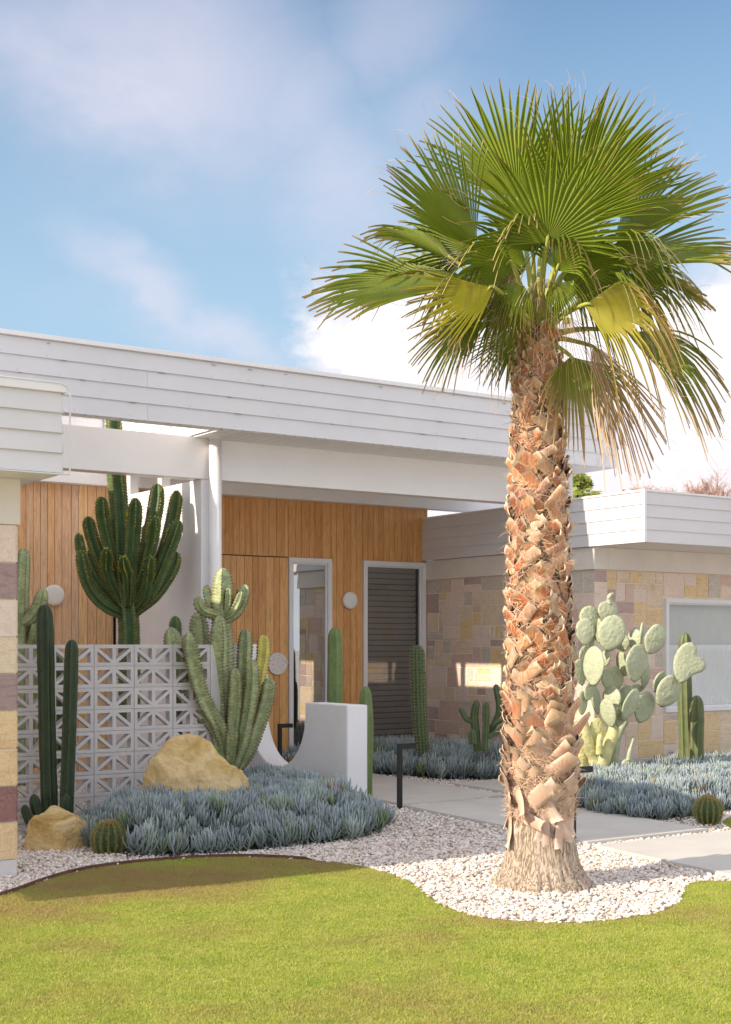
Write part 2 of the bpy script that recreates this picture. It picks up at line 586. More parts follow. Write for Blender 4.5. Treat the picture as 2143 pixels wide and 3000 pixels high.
def instmat(name, stops, rough=.7, att=None, attc=None, var=.15, translucent=0.0, posnoise=None, spec=.35):
    """colour chosen per instance by its random number"""
    m, t, b = newmat(name, rough, spec)
    oi = nd(t, 'ShaderNodeObjectInfo')
    c = ramp(t, oi.outputs['Random'], stops)
    if posnoise:
        g = nd(t, 'ShaderNodeNewGeometry')
        n = tnoise(t, g.outputs['Position'], posnoise[0], 4, .6)
        if len(posnoise) > 4:
            sx = nd(t, 'ShaderNodeSeparateXYZ')
            t.links.new(g.outputs['Position'], sx.inputs[0])
            # turf is thinner and drier near the left end of the edging
            dx = mth(t, 'SUBTRACT', sx.outputs[0], posnoise[4][0])
            dy = mth(t, 'SUBTRACT', sx.outputs[1], posnoise[4][1])
            r2 = mth(t, 'ADD', mth(t, 'MULTIPLY', mth(t, 'MULTIPLY', dx, dx), .16), mth(t, 'MULTIPLY', dy, dy))
            w = mth(t, 'MULTIPLY', mth(t, 'POWER', 2.718, mth(t, 'MULTIPLY', r2, -.7)), .25)
            n = mth(t, 'ADD', n, w)
        f = mth(t, 'MULTIPLY', mth(t, 'SUBTRACT', n, posnoise[1], clamp=True), posnoise[2], clamp=True)
        gp = tnoise(t, g.outputs['Position'], 3.1, 5, .65)
        c = mixc(t, mth(t, 'MULTIPLY', mth(t, 'SUBTRACT', gp, .45, clamp=True), 3.0, clamp=True), c, mixc(t, 1.0, c, (.74, .86, .62), 'MULTIPLY'))
        c = mixc(t, f, c, posnoise[3])
    if att:
        a = nd(t, 'ShaderNodeAttribute', attribute_name=att)
        c = mixc(t, a.outputs['Fac'], c, attc)
    t.links.new(c, b.inputs['Base Color'])
    if translucent:
        out = t.nodes['Material Output']
        tl = nd(t, 'ShaderNodeBsdfTranslucent')
        t.links.new(c, tl.inputs[0])
        mx = nd(t, 'ShaderNodeMixShader')
        mx.inputs[0].default_value = translucent
        t.links.new(b.outputs[0], mx.inputs[1])
        t.links.new(tl.outputs[0], mx.inputs[2])
        t.links.new(mx.outputs[0], out.inputs[0])
    return m


M_PEB = instmat('crushed_quartz_pebble', [(0, (.80, .76, .70)), (.25, (.70, .60, .53)), (.45, (.84, .80, .76)), (.62, (.60, .44, .34)),
                                          (.72, (.78, .72, .66)), (.88, (.52, .46, .43)), (.96, (.84, .81, .78)), (1, (.50, .30, .20))], .7)
M_GRASS = instmat('lawn_blades', [(0, (.24, .31, .05)), (.13, (.44, .50, .09)), (.35, (.545, .585, .13)), (.65, (.49, .545, .11)), (.9, (.59, .58, .18)), (1, (.63, .53, .28))], .6,
                  translucent=.35, posnoise=(.9, .52, 3.2, (.47, .35, .155), (4.2, 8.9)), spec=.2)
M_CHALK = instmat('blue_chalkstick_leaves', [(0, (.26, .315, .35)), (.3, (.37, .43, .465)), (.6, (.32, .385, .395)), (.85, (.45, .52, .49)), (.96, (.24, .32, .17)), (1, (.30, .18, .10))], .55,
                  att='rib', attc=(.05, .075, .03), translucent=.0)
M_LAWN = simple('lawn_thatch', (.40, .38, .10), .95, .25, 12, 0, kind='Object')
M_GRAV = simple('gravel_bed', (.50, .45, .40), .95, .3, 60, .6, .01, 70)

# palm
def frondmat(name, green, green2, dry):
    m, t, b = newmat(name, .38, .5)
    a = nd(t, 'ShaderNodeAttribute', attribute_name='dry')
    v = coords(t)
    n = tnoise(t, v, 6, 4, .6)
    c = mixc(t, n, green, green2)
    c = mixc(t, a.outputs['Fac'], c, dry)
    t.links.new(c, b.inputs['Base Color'])
    out = t.nodes['Material Output']
    tl = nd(t, 'ShaderNodeBsdfTranslucent')
    t.links.new(mixc(t, 1.0, c, (1.0, 1.0, .55), 'MULTIPLY'), tl.inputs[0])
    mx = nd(t, 'ShaderNodeMixShader')
    mx.inputs[0].default_value = .24
    t.links.new(b.outputs[0], mx.inputs[1])
    t.links.new(tl.outputs[0], mx.inputs[2])
    t.links.new(mx.outputs[0], out.inputs[0])
    return m


M_FROND = frondmat('palm_leaf_green', (.13, .185, .018), (.29, .35, .04), (.60, .42, .25))
M_FRONDY = frondmat('palm_leaf_yellowing', (.34, .38, .045), (.66, .57, .11), (.66, .47, .30))
M_FRONDD = frondmat('palm_leaf_dried', (.58, .42, .28), (.66, .50, .36), (.62, .46, .32))
M_PETI = plant('palm_petiole', (.33, .35, .07), (.60, .28, .12), var=.2)


def bootmat():
    m, t, b = newmat('palm_boot', .55, .35)
    oi = nd(t, 'ShaderNodeObjectInfo')
    base = ramp(t, oi.outputs['Random'], [(0, (.40, .13, .05)), (.2, (.54, .22, .09)), (.4, (.64, .38, .22)), (.55, (.24, .085, .045)), (.72, (.56, .26, .12)), (.9, (.74, .55, .39)), (1, (.34, .15, .10))])
    v = coords(t, (30, 6, 3))
    n = tnoise(t, v, 3, 5, .65, .8)
    c = mixc(t, mth(t, 'MULTIPLY', mth(t, 'SUBTRACT', n, .42, clamp=True), 4, clamp=True), base, mixc(t, 1.0, base, (.62, .46, .38), 'MULTIPLY'))
    a = nd(t, 'ShaderNodeAttribute', attribute_name='rib')
    c = mixc(t, a.outputs['Fac'], c, (.78, .64, .47))
    g = nd(t, 'ShaderNodeNewGeometry')
    sx = nd(t, 'ShaderNodeSeparateXYZ')
    t.links.new(g.outputs['Position'], sx.inputs[0])
    old = mth(t, 'DIVIDE', mth(t, 'SUBTRACT', 1.35, sx.outputs[2]), .7, clamp=True)   # the oldest, weathered boots sit lowest
    c = mixc(t, mth(t, 'MULTIPLY', old, .62), c, (.62, .50, .42))
    t.links.new(c, b.inputs['Base Color'])
    bump(t, b, n, .4, .004)
    return m


M_BOOT = bootmat()


def barkmat():
    m, t, b = newmat('palm_bark', .85, .2)
    v = coords(t, (1, 1, .10), rand=False)
    n = tnoise(t, v, 95, 5, .66, .25)
    crack = mth(t, 'MULTIPLY', mth(t, 'SUBTRACT', n, .50, clamp=True), 6.0, clamp=True)
    h2 = tnoise(t, coords(t, (1, 1, 5), rand=False), 9, 4, .6)
    c = ramp(t, tnoise(t, coords(t, (1, 1, .5), rand=False), 7, 6, .6), [(.3, (.44, .345, .26)), (.7, (.56, .455, .355))])
    c = mixc(t, mth(t, 'MULTIPLY', crack, .50), c, (.27, .19, .135))
    t.links.new(c, b.inputs['Base Color'])
    bump(t, b, mth(t, 'ADD', mth(t, 'MULTIPLY', crack, -1.0), mth(t, 'MULTIPLY', h2, .3)), .9, .012)
    return m


M_BARK = barkmat()
M_CORE = simple('palm_trunk_core', (.20, .11, .07), .9, .4, 14, .8, .02, 40)
M_FIBRE = simple('palm_fibre', (.70, .50, .34), .8, .35, 3, 0)
M_FIBRED = simple('dark_palm_fibre', (.26, .15, .11), .8, .4, 3, 0)


def terrazzo():
    m, t, b = newmat('terrazzo', .35, .5)
    v = coords(t)
    vo = nd(t, 'ShaderNodeTexVoronoi')
    vo.inputs['Scale'].default_value = 38
    t.links.new(v, vo.inputs['Vector'])
    c = ramp(t, vo.outputs['Color'], [(0, (.72, .66, .63)), (.35, (.45, .40, .42)), (.5, (.74, .70, .66)), (.7, (.50, .36, .33)), (1, (.80, .76, .72))], 'CONSTANT')
    e = mth(t, 'LESS_THAN', vo.outputs['Distance'], .34)
    t.links.new(mixc(t, e, (.76, .70, .68), c), b.inputs['Base Color'])
    return m


M_TERR = terrazzo()

# ------------------------------------------------------------------ ground, lawn, gravel bed, path
g = MB()
g.add([(-300, -300, -.05), (600, -300, -.05), (600, 600, -.05), (-300, 600, -.05)], [(0, 1, 2, 3)])
tag(g.build('ground', M_GRND), kind='structure')
g = MB()
g.add([(-6, 4, -.012), (22, 4, -.012), (22, 17, -.012), (-6, 17, -.012)], [(0, 1, 2, 3)])
tag(g.build('gravel_bed_base', M_GRAV), kind='structure')

EDGE = [(-6, 4.8), (0, 7.0), (2.0, 8.05), (2.99, 8.65), (3.4, 9.0), (3.72, 9.24), (4.0, 9.36), (4.4, 9.39), (4.8, 9.33), (5.15, 9.15), (5.42, 8.80), (5.58, 8.42),
        (5.60, 8.01), (5.49, 7.51), (5.32, 7.12), (5.17, 6.72), (5.15, 6.36), (5.30, 6.08), (5.52, 5.91), (5.82, 5.84), (6.13, 5.85), (6.42, 5.96), (6.66, 6.12),
        (6.86, 6.29), (7.06, 6.42), (7.25, 6.43), (7.42, 6.30), (7.6, 6.1), (7.9, 5.4), (8.0, 4.5)]


def catmull(pts, n):
    out = []
    k = len(pts)
    for i in range(k - 1):
        p0, p1, p2, p3 = pts[max(i - 1, 0)], pts[i], pts[i + 1], pts[min(i + 2, k - 1)]
        for j in range(n):
            t = j / n
            out.append(tuple(.5 * ((2 * b) + (-a + c) * t + (2 * a - 5 * b + 4 * c - d) * t * t + (-a + 3 * b - 3 * c + d) * t ** 3)
                             for a, b, c, d in zip(p0, p1, p2, p3)))
    out.append(tuple(pts[-1]))
    return out


edge_s = catmull(EDGE, 5)
lawn_poly = edge_s + [(8.0, 1.2), (-30, 1.2), (-30, 4.8)]
g = MB()
g.add([(x, y, .0) for x, y in lawn_poly], [tuple(range(len(lawn_poly)))])
tag(g.build('lawn', M_LAWN), kind='structure')
isl = [(9.7 + .9 * (1 - cos(a)) + .12 * sin(3 * a), 8.48 + .48 * sin(a)) for a in [i * pi * 2 / 36 for i in range(36)]]
isl = [(10.55 + 1.05 * cos(a), 8.02 + .72 * sin(a)) for a in [i * pi * 2 / 40 for i in range(40)]]
g = MB()
g.add([(x, y, .004) for x, y in isl], [tuple(range(len(isl)))])
tag(g.build('lawn_island', M_LAWN), kind='structure')


def strip(name, pts, w, z0, z1, label, closed=False):
    m = MB()
    n = len(pts)
    vs = []
    for i, (x, y) in enumerate(pts):
        a = pts[(i - 1) % n] if closed else pts[max(i - 1, 0)]
        b = pts[(i + 1) % n] if closed else pts[min(i + 1, n - 1)]
        d = Vector((b[0] - a[0], b[1] - a[1])).normalized()
        nx, ny = -d.y * w, d.x * w
        zt = z1 if (x < 5.45 and y > 8.5 and not closed) else .012
        vs += [(x, y, z0), (x, y, zt), (x + nx, y + ny, zt), (x + nx, y + ny, z0)]
    fs = []
    for i in range(n if closed else n - 1):
        j = (i + 1) % n
        for k in range(4):
            fs.append((i * 4 + k, j * 4 + k, j * 4 + (k + 1) % 4, i * 4 + (k + 1) % 4))
    m.add(vs, fs)
    return tag(m.build(name, M_EDGE), label, 'garden edging')


strip('steel_edging', edge_s, .012, -.03, .034, 'long rusty steel edging curving between lawn and white gravel')
strip('steel_edging', isl, .012, -.03, .034, 'rusty edging ring around the small lawn at far right', closed=True)


def inpoly(pts, poly):
    x, y = pts[:, 0], pts[:, 1]
    ins = np.zeros(len(pts), bool)
    n = len(poly)
    j = n - 1
    for i in range(n):
        xi, yi = poly[i]
        xj, yj = poly[j]
        c = ((yi > y) != (yj > y)) & (x < (xj - xi) * (y - yi) / (yj - yi + 1e-12) + xi)
        ins ^= c
        j = i
    return ins


def slab(y0, y1, xa, xb, skew, z=.034, label=''):
    def lx(y): return xa + (y - y0) * skew
    import bmesh
    bm = bmesh.new()
    c = Vector(((xa + xb) / 2, (y0 + y1) / 2, 0))
    vs = [bm.verts.new(Vector((X, Y, zz)) - c) for zz in (-.03, z) for X, Y in ((lx(y0), y0), (lx(y0) + xb - xa, y0), (lx(y1) + xb - xa, y1), (lx(y1), y1))]
    for f in [(3, 2, 1, 0), (4, 5, 6, 7), (0, 1, 5, 4), (1, 2, 6, 5), (2, 3, 7, 6), (3, 0, 4, 7)]:
        bm.faces.new([vs[i] for i in f])
    bmesh.ops.bevel(bm, geom=bm.edges[:], offset=.008, segments=2, affect='EDGES')
    me = bpy.data.meshes.new('paving_slab')
    bm.to_mesh(me)
    bm.free()
    me.materials.append(M_CONC)
    o = put('paving_slab', me, loc=c)
    tag(o, label, 'paving slab', 'concrete slabs of the garden path')
    return [(lx(y0), y0), (lx(y0) + xb - xa, y0), (lx(y1) + xb - xa, y1), (lx(y1), y1)]


SLABS = [slab(5.2, 8.0, 7.33, 8.93, .125, label='nearest concrete path slab, right of the palm with a wide sunlit top'),
         slab(8.15, 11.08, 7.74, 9.20, .085, label='long concrete slab behind the palm, partly in shade'),
         slab(11.22, 14.7, 8.05, 9.50, .06, label='shaded concrete slab beside the white wall and the black path light'),
         slab(11.22, 12.62, 9.66, 11.6, .06, label='shaded concrete slab at the foot of the blue succulents behind the palm')]

# garden beds: low mounds
BEDS = {
    'left': ([(4.28, 10.55), (4.30, 10.0), (4.48, 9.62), (4.85, 9.48), (5.22, 9.40), (5.75, 9.42), (6.3, 9.46), (6.75, 9.75), (7.05, 10.15), (7.25, 10.7), (7.38, 11.3),
              (7.44, 12.9), (6.6, 12.6), (6.2, 11.6), (5.2, 11.55), (4.7, 11.3)], .20),
    'mid': ([(8.2, 15.1), (8.9, 14.45), (9.6, 14.25), (10.0, 13.7), (10.05, 13.1), (10.4, 12.78), (11.35, 12.78), (11.42, 13.5), (11.42, 15.3), (10.0, 15.3)], .16),
    'right': ([(9.34, 11.05), (9.36, 10.2), (9.20, 9.3), (9.32, 8.92), (9.75, 8.88), (10.2, 8.98), (10.9, 9.1), (12.0, 9.2), (14.5, 9.4), (14.5, 11.9), (11.9, 11.9), (11.7, 11.15), (10.3, 11.1)], .14),
}


def bed_z(name, x, y):
    poly, h = BEDS[name]
    p = Vector((x, y))
    dmin = 9
    n = len(poly)
    for i in range(n):
        a, b = Vector(poly[i]), Vector(poly[(i + 1) % n])
        ab = b - a
        t = max(0, min(1, (p - a).dot(ab) / ab.dot(ab)))
        dmin = min(dmin, (a + ab * t - p).length)
    k = min(1, dmin / .45)
    return h * (k * k * (3 - 2 * k)) + .05 * noise.noise(Vector((x * 2, y * 2, 3))) * k


for nm, (poly, h) in BEDS.items():
    xs = np.arange(min(p[0] for p in poly), max(p[0] for p in poly) + .15, .15)
    ys = np.arange(min(p[1] for p in poly), max(p[1] for p in poly) + .15, .15)
    m = MB()
    idx = {}
    grid = np.array([(x, y) for x in xs for y in ys])
    ins = inpoly(grid, poly)
    vs = []
    for (x, y), k in zip(grid, ins):
        vs.append((x, y, (bed_z(nm, x, y) + .006) if k else -.02))
    ny = len(ys)
    fs = []
    for i in range(len(xs) - 1):
        for j in range(ny - 1):
            q = (i * ny + j, (i + 1) * ny + j, (i + 1) * ny + j + 1, i * ny + j + 1)
            if any(ins[k] for k in q):
                fs.append(q)
    m.add(vs, fs)
    tag(m.build('garden_bed', M_SOIL, smooth=True), kind='structure')


# ------------------------------------------------------------------ scattering
def scatter(name, pts, rots, scl, protos, label=None, cat=None, kind='stuff'):
    """one object: points carrying instances of the prototype meshes"""
    pts = np.asarray(pts, dtype=np.float32)
    me = bpy.data.meshes.new(name)
    me.vertices.add(len(pts))
    me.vertices.foreach_set('co', pts.ravel())
    a = me.attributes.new('rot', 'FLOAT_VECTOR', 'POINT')
    a.data.foreach_set('vector', np.asarray(rots, np.float32).ravel())
    a = me.attributes.new('scl', 'FLOAT_VECTOR', 'POINT')
    s = np.asarray(scl, np.float32)
    if s.ndim == 1:
        s = np.repeat(s[:, None], 3, 1)
    a.data.foreach_set('vector', s.ravel())
    a = me.attributes.new('pick', 'INT', 'POINT')
    a.data.foreach_set('value', np.random.randint(0, len(protos), len(pts)).astype(np.int32))
    o = bpy.data.objects.new(name, me)
    COL.objects.link(o)
    ng = bpy.data.node_groups.new(name, 'GeometryNodeTree')
    ng.interface.new_socket('Geometry', in_out='INPUT', socket_type='NodeSocketGeometry')
    ng.interface.new_socket('Geometry', in_out='OUTPUT', socket_type='NodeSocketGeometry')
    gi = ng.nodes.new('NodeGroupInput')
    go = ng.nodes.new('NodeGroupOutput')
    join = ng.nodes.new('GeometryNodeJoinGeometry')

    def attr(nm, ty):
        n = ng.nodes.new('GeometryNodeInputNamedAttribute')
        n.data_type = ty
        n.inputs['Name'].default_value = nm
        return [q for q in n.outputs if q.name == 'Attribute' and q.enabled][0]

    ar, asc, ap = attr('rot', 'FLOAT_VECTOR'), attr('scl', 'FLOAT_VECTOR'), attr('pick', 'INT')
    for k, pm in enumerate(protos):
        po = bpy.data.objects.new(name + '_prototype', pm)
        oi = ng.nodes.new('GeometryNodeObjectInfo')
        oi.inputs['Object'].default_value = po
        oi.inputs['As Instance'].default_value = True
        cmp = ng.nodes.new('FunctionNodeCompare')
        cmp.data_type = 'INT'
        cmp.operation = 'EQUAL'
        ci = [q for q in cmp.inputs if q.enabled]
        ng.links.new(ap, ci[0])
        ci[1].default_value = k
        iop = ng.nodes.new('GeometryNodeInstanceOnPoints')
        ng.links.new(gi.outputs[0], iop.inputs['Points'])
        ng.links.new(cmp.outputs[0], iop.inputs['Selection'])
        ng.links.new(oi.outputs['Geometry'], iop.inputs['Instance'])
        e2r = ng.nodes.new('FunctionNodeEulerToRotation')
        ng.links.new(ar, e2r.inputs[0])
        ng.links.new(e2r.outputs[0], iop.inputs['Rotation'])
        ng.links.new(asc, iop.inputs['Scale'])
        ng.links.new(iop.outputs[0], join.inputs[0])
    ng.links.new(join.outputs[0], go.inputs[0])
    md = o.modifiers.new('scatter', 'NODES')
    md.node_group = ng
    return tag(o, label, cat, kind=kind)


def in_view(pts, margin=.6, dmin=4.8, dmax=40):
    d = pts[:, 0] * sin(TH) + pts[:, 1] * cos(TH)
    r = pts[:, 0] * cos(TH) - pts[:, 1] * sin(TH)
    return (d > dmin) & (d < dmax) & (np.abs(r) < d * .2705 + margin)


def pebble(seed):
    import bmesh
    bm = bmesh.new()
    bmesh.ops.create_icosphere(bm, subdivisions=2, radius=1)
    rs = random.Random(seed)
    ofs = Vector((seed * 7.1, 3.3, 1.7))
    sx, sy, sz = rs.uniform(.85, 1.25), rs.uniform(.7, 1.0), rs.uniform(.5, .75)
    for v in bm.verts:
        k = 1 + .42 * noise.noise(v.co * 1.3 + ofs) + .12 * noise.noise(v.co * 3 + ofs)
        v.co = Vector((v.co.x * sx * k, v.co.y * sy * k, v.co.z * sz * k))
    me = bpy.data.meshes.new('pebble')
    bm.to_mesh(me)
    bm.free()
    me.materials.append(M_PEB)
    return me


PEBS = [pebble(i) for i in range(7)]


def scatter_gravel():
    n = 230000
    p = np.stack([np.random.uniform(2.0, 13.5, n), np.random.uniform(5.3, 15.3, n)], 1)
    k = in_view(p, .5)
    p = p[k]
    k = ~inpoly(p, lawn_poly) & ~inpoly(p, isl)
    p = p[k]
    # fewer small stones far off: keep by distance
    d = p[:, 0] * sin(TH) + p[:, 1] * cos(TH)
    dens = np.where(d < 11.5, 1.0, 0.55)
    p = p[np.random.rand(len(p)) < dens]
    shrink = []
    for s in SLABS:
        cx, cy = sum(a[0] for a in s) / 4, sum(a[1] for a in s) / 4
        q = [(cx + (a[0] - cx) * (1 - .025 / abs(a[0] - cx)), cy + (a[1] - cy) * (1 - .025 / abs(a[1] - cy))) for a in s]
        p = p[~inpoly(p, q)]
    for nm, (poly, h) in BEDS.items():
        cx, cy = sum(a[0] for a in poly) / len(poly), sum(a[1] for a in poly) / len(poly)
        q = [(cx + (a[0] - cx) * .93, cy + (a[1] - cy) * .93) for a in poly]
        p = p[~inpoly(p, q)]
    # not under the buildings and walls
    p = p[~((p[:, 0] < 3.4) & (p[:, 1] > 9.4))]
    p = p[((p[:, 0] - 6.23) ** 2 + (p[:, 1] - 7.01) ** 2) > .27 ** 2]
    n = len(p)
    z = np.random.uniform(-.008, .016, n)
    rot = np.stack([np.random.normal(0, .35, n), np.random.normal(0, .35, n), np.random.uniform(0, 6.28, n)], 1)
    sc = np.random.uniform(.007, .0165, n) * np.where(np.random.rand(n) < .06, 1.35, 1)
    print('gravel', n)
    scatter('gravel', np.column_stack([p, z]), rot, sc, PEBS, 'white and pinkish crushed stone gravel round the palm and path', 'gravel')


def tuft(seed, nb=14, h=.013, w=.0013, spread=.010):
    rs = random.Random(seed)
    m = MB()
    for i in range(nb):
        a = rs.uniform(0, 6.28)
        x, y = rs.gauss(0, spread), rs.gauss(0, spread)
        hh = h * rs.uniform(.6, 1.25)
        lean = rs.uniform(.1, .9) * hh
        b = rs.uniform(0, 6.28)
        dx, dy = cos(a) * w, sin(a) * w
        lx, ly = cos(b) * lean, sin(b) * lean
        m.add([(x - dx, y - dy, -.002), (x + dx, y + dy, -.002), (x + lx * .4 + dx * .8, y + ly * .4 + dy * .8, hh * .6), (x + lx * .4 - dx * .8, y + ly * .4 - dy * .8, hh * .6), (x + lx, y + ly, hh)],
              [(0, 1, 2, 3), (3, 2, 4)])
    return m.mesh('grass_tuft', M_GRASS)


def scatter_grass():
    tf = [tuft(i) for i in range(6)]
    n = 760000
    p = np.stack([np.random.uniform(0, 9.5, n), np.random.uniform(2.5, 10.0, n)], 1)
    p = p[in_view(p, .35, 5.2)]
    d = p[:, 0] * sin(TH) + p[:, 1] * cos(TH)
    p = p[inpoly(p, lawn_poly) | inpoly(p, isl)]
    q = np.stack([np.random.uniform(9.4, 11.6, 18000), np.random.uniform(7.2, 8.8, 18000)], 1)
    q = q[inpoly(q, isl) & in_view(q, .4)]
    p = np.vstack([p, q])
    n = len(p)
    print('grass', n)
    rot = np.stack([np.random.normal(0, .15, n), np.random.normal(0, .15, n), np.random.uniform(0, 6.28, n)], 1)
    scatter('grass', np.column_stack([p, np.zeros(n)]), rot, np.random.uniform(.7, 1.3, n), tf, 'short mown yellow-green turf grass of the front lawn', 'grass')


def chalk(seed):
    """a clump: stems carrying upward curving finger leaves"""
    rs = random.Random(seed)
    m = MB()
    nst = 3
    for s in range(nst):
        bx, by = rs.gauss(0, .028), rs.gauss(0, .028)
        lean = Vector((rs.gauss(0, .30), rs.gauss(0, .30), 1)).normalized()
        H = rs.uniform(.10, .19)
        m.tube([Vector((bx, by, -.02)), Vector((bx, by, 0)) + lean * H * .6], .004, 4)
        nl = rs.randint(9, 12)
        for i in range(nl):
            t = .18 + .82 * i / nl
            a = i * 2.4 + rs.uniform(-.3, .3)
            base = Vector((bx, by, 0)) + lean * (H * .62 * t)
            out = Vector((cos(a), sin(a), 0))
            ln = rs.uniform(.065, .10) * (1.15 - .35 * t)
            w = rs.uniform(.0046, .0062)
            open_ = .75 * (1 - t) + .22
            p0 = base
            p1 = base + out * ln * .42 * open_ * 1.2 + UP * ln * .35
            p2 = base + out * ln * .62 * open_ * 1.2 + UP * ln * .72
            p3 = base + out * ln * .66 * open_ * 1.2 + UP * ln * 1.04
            pp = [p0, p1, p2, p3]
            rr = [w * .7, w, w * .95, w * .25]
            b0 = len(m.v)
            m.tube(pp, w, 5, rr)
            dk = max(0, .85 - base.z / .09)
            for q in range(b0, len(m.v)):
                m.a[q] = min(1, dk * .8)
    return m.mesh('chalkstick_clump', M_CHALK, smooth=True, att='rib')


CHALK = [chalk(i) for i in range(8)]


def scatter_chalk(nm, dens, label, lo=.8, hi=1.25, cut=None, extra=1.0):
    poly, h = BEDS[nm]
    x0, x1 = min(p[0] for p in poly), max(p[0] for p in poly)
    y0, y1 = min(p[1] for p in poly), max(p[1] for p in poly)
    n = int((x1 - x0) * (y1 - y0) * dens)
    p = np.stack([np.random.uniform(x0, x1, n), np.random.uniform(y0, y1, n)], 1)
    p = p[inpoly(p, poly) & in_view(p, .6)]
    if cut is not None:
        p = p[~cut(p)]
    pz = np.array([bed_z(nm, x, y) for x, y in p])
    n = len(p)
    patch = np.array([noise.noise(Vector((x * 1.7, y * 1.7, 9.1))) for x, y in p])
    sc = np.random.uniform(lo, hi, n) * (1 + .25 * patch) * extra
    rot = np.stack([np.random.normal(0, .14, n), np.random.normal(0, .14, n), np.random.uniform(0, 6.28, n)], 1)
    # clumps at the rim lean outwards
    cx, cy = p[:, 0].mean(), p[:, 1].mean()
    print('chalk', nm, n)
    scatter('blue_chalksticks', np.column_stack([p, pz]), rot, sc, CHALK, label, 'succulent bed')


# ------------------------------------------------------------------ house
HOUSE = empty('house', (8.5, 12.5, 0), 'low white flat-roofed house with timber entry wall and sandstone right wing', 'house')
BH = .146


def lapped(parent, name, mat, p0, p1, z0, z1, n, out, th=.014, join=None):
    """n lapped boards between z0 and z1 along p0->p1; out = outward normal"""
    h = (z1 - z0) / n
    p0, p1, out = Vector(p0), Vector(p1), Vector(out)
    res = []
    cuts = [0.0] + (join or []) + [1.0]
    for k in range(n):
        a, b = z0 + k * h, z0 + (k + 1) * h + .012
        if k == n - 1:
            b = z1
        cc = cuts if (join and k % 2 == 0) else ([0.0, 1.0] if not join else [0.0, min(.97, join[0] * .55), 1.0])
        for c0, c1 in zip(cc[:-1], cc[1:]):
            q0, q1 = p0.lerp(p1, c0), p0.lerp(p1, c1)
            e = (q1 - q0).normalized() * .0012
            q0, q1 = q0 + (e if c0 > 0 else Vector()), q1 - (e if c1 < 1 else Vector())
            m = MB()
            prof = [(0.0, a), (th * 1.9, a), (th * .75, b), (0.0, b)]
            vs = [Vector((q.x, q.y, z)) + out * d for q in (q0, q1) for d, z in prof]
            m.add(vs, [(0, 1, 2, 3), (7, 6, 5, 4), (0, 4, 5, 1), (1, 5, 6, 2), (2, 6, 7, 3), (3, 7, 4, 0)])
            o = m.build(name, mat, parent, loc=(q0 + q1) / 2 + Vector((0, 0, (a + b) / 2)))
            res.append(o)
    return res


# main roof  (opening to the sky between X 3.4 and 6.65 behind the fascia)
YF, ZF0, ZF1 = 12.41, 3.90, 4.56
XR = 12.28
OPX0, OPX1, OPY0, OPY1 = 3.45, 6.65, 12.56, 15.46
roof = MB()
roof.box(-9.7, OPX0, YF + .02, 17.2, ZF0 + .012, ZF1 + .01)
roof.box(OPX0, OPX1, YF + .02, OPY0, ZF0 + .012, ZF1 + .01)
roof.box(OPX0, OPX1, OPY1, 17.2, ZF0 + .012, ZF1 + .01)
roof.box(OPX1, XR - .02, YF + .02, 17.2, ZF0 + .012, ZF1 + .01)
roof.build('roof', M_WHITE, HOUSE)
lapped(HOUSE, 'fascia_board', M_FASC, (-9.7, YF + .02, 0), (XR, YF + .02, 0), ZF0, ZF1, 4, (0, -1, 0), .016, join=[.705])
lapped(HOUSE, 'fascia_board', M_FASC, (XR - .02, YF, 0), (XR - .02, 17.2, 0), ZF0, ZF1, 4, (1, 0, 0), .016)
lapped(HOUSE, 'upstand_board', M_WHITE, (OPX1 - .002, OPY1, 0), (OPX1 - .002, OPY0, 0), ZF0 + .01, ZF1, 4, (-1, 0, 0), .010)
lapped(HOUSE, 'upstand_board', M_WHITE, (OPX0, OPY1 - .002, 0), (OPX1 - .03, OPY1 - .002, 0), ZF0 + .01, ZF1, 4, (0, -1, 0), .010)
box('cap_flashing', -9.7, XR + .02, YF - .028, YF + .10, ZF1 + .011, ZF1 + .056, M_WHITE, HOUSE, bevel=.006)
box('cap_flashing', XR - .07, XR + .028, YF + .10, 17.2, ZF1 + .011, ZF1 + .056, M_WHITE, HOUSE, bevel=.006)
box('cable', -9.7, XR, YF - .018, YF - .010, ZF0 - .008, ZF0 + .001, M_CABLE, HOUSE)
nl = MB()
nr_ = random.Random(77)
for k in range(1, 5):
    zz = ZF0 + k * (ZF1 - ZF0) / 4 - .002 if k < 4 else ZF1 - .02
    x = 3.4
    while x < XR:
        x += nr_.choice((.45, .6, .6, 1.2)) + nr_.uniform(-.02, .02)
        zc = ZF0 + (k - 1) * (ZF1 - ZF0) / 4 + .022 + nr_.uniform(-.003, .003)
        nl.cyl((x, YF - .011, zc), (0, -1, 0), .0035, .002, 6)
        if nr_.random() < .5:
            w_ = nr_.uniform(.02, .09)
            nl.box(x, x + w_, YF - .0125, YF - .004, zz - .0035, zz)
tag(nl.build('nail_heads', M_DIRT, HOUSE), kind='stuff')
# soffit boards run front to back
x = OPX1 + .004
while x < XR - .03:
    w = min(.128, XR - .03 - x)
    box('soffit_board', x, x + w - .011, YF + .03, 13.085, ZF0 - .012, ZF0 + .008, M_SOFFIT, HOUSE)
    x += .128
x = 3.1
while x < OPX1 - .01:
    w = min(.128, OPX1 - .004 - x)
    box('soffit_board', x, x + w - .011, YF + .03, OPY0 - .004, ZF0 - .012, ZF0 + .008, M_SOFFIT, HOUSE)
    x += .128
box('soffit', OPX1 + .004, XR - .03, 13.31, 17.15, ZF0 - .010, ZF0 + .008, M_SOFFIT, HOUSE)
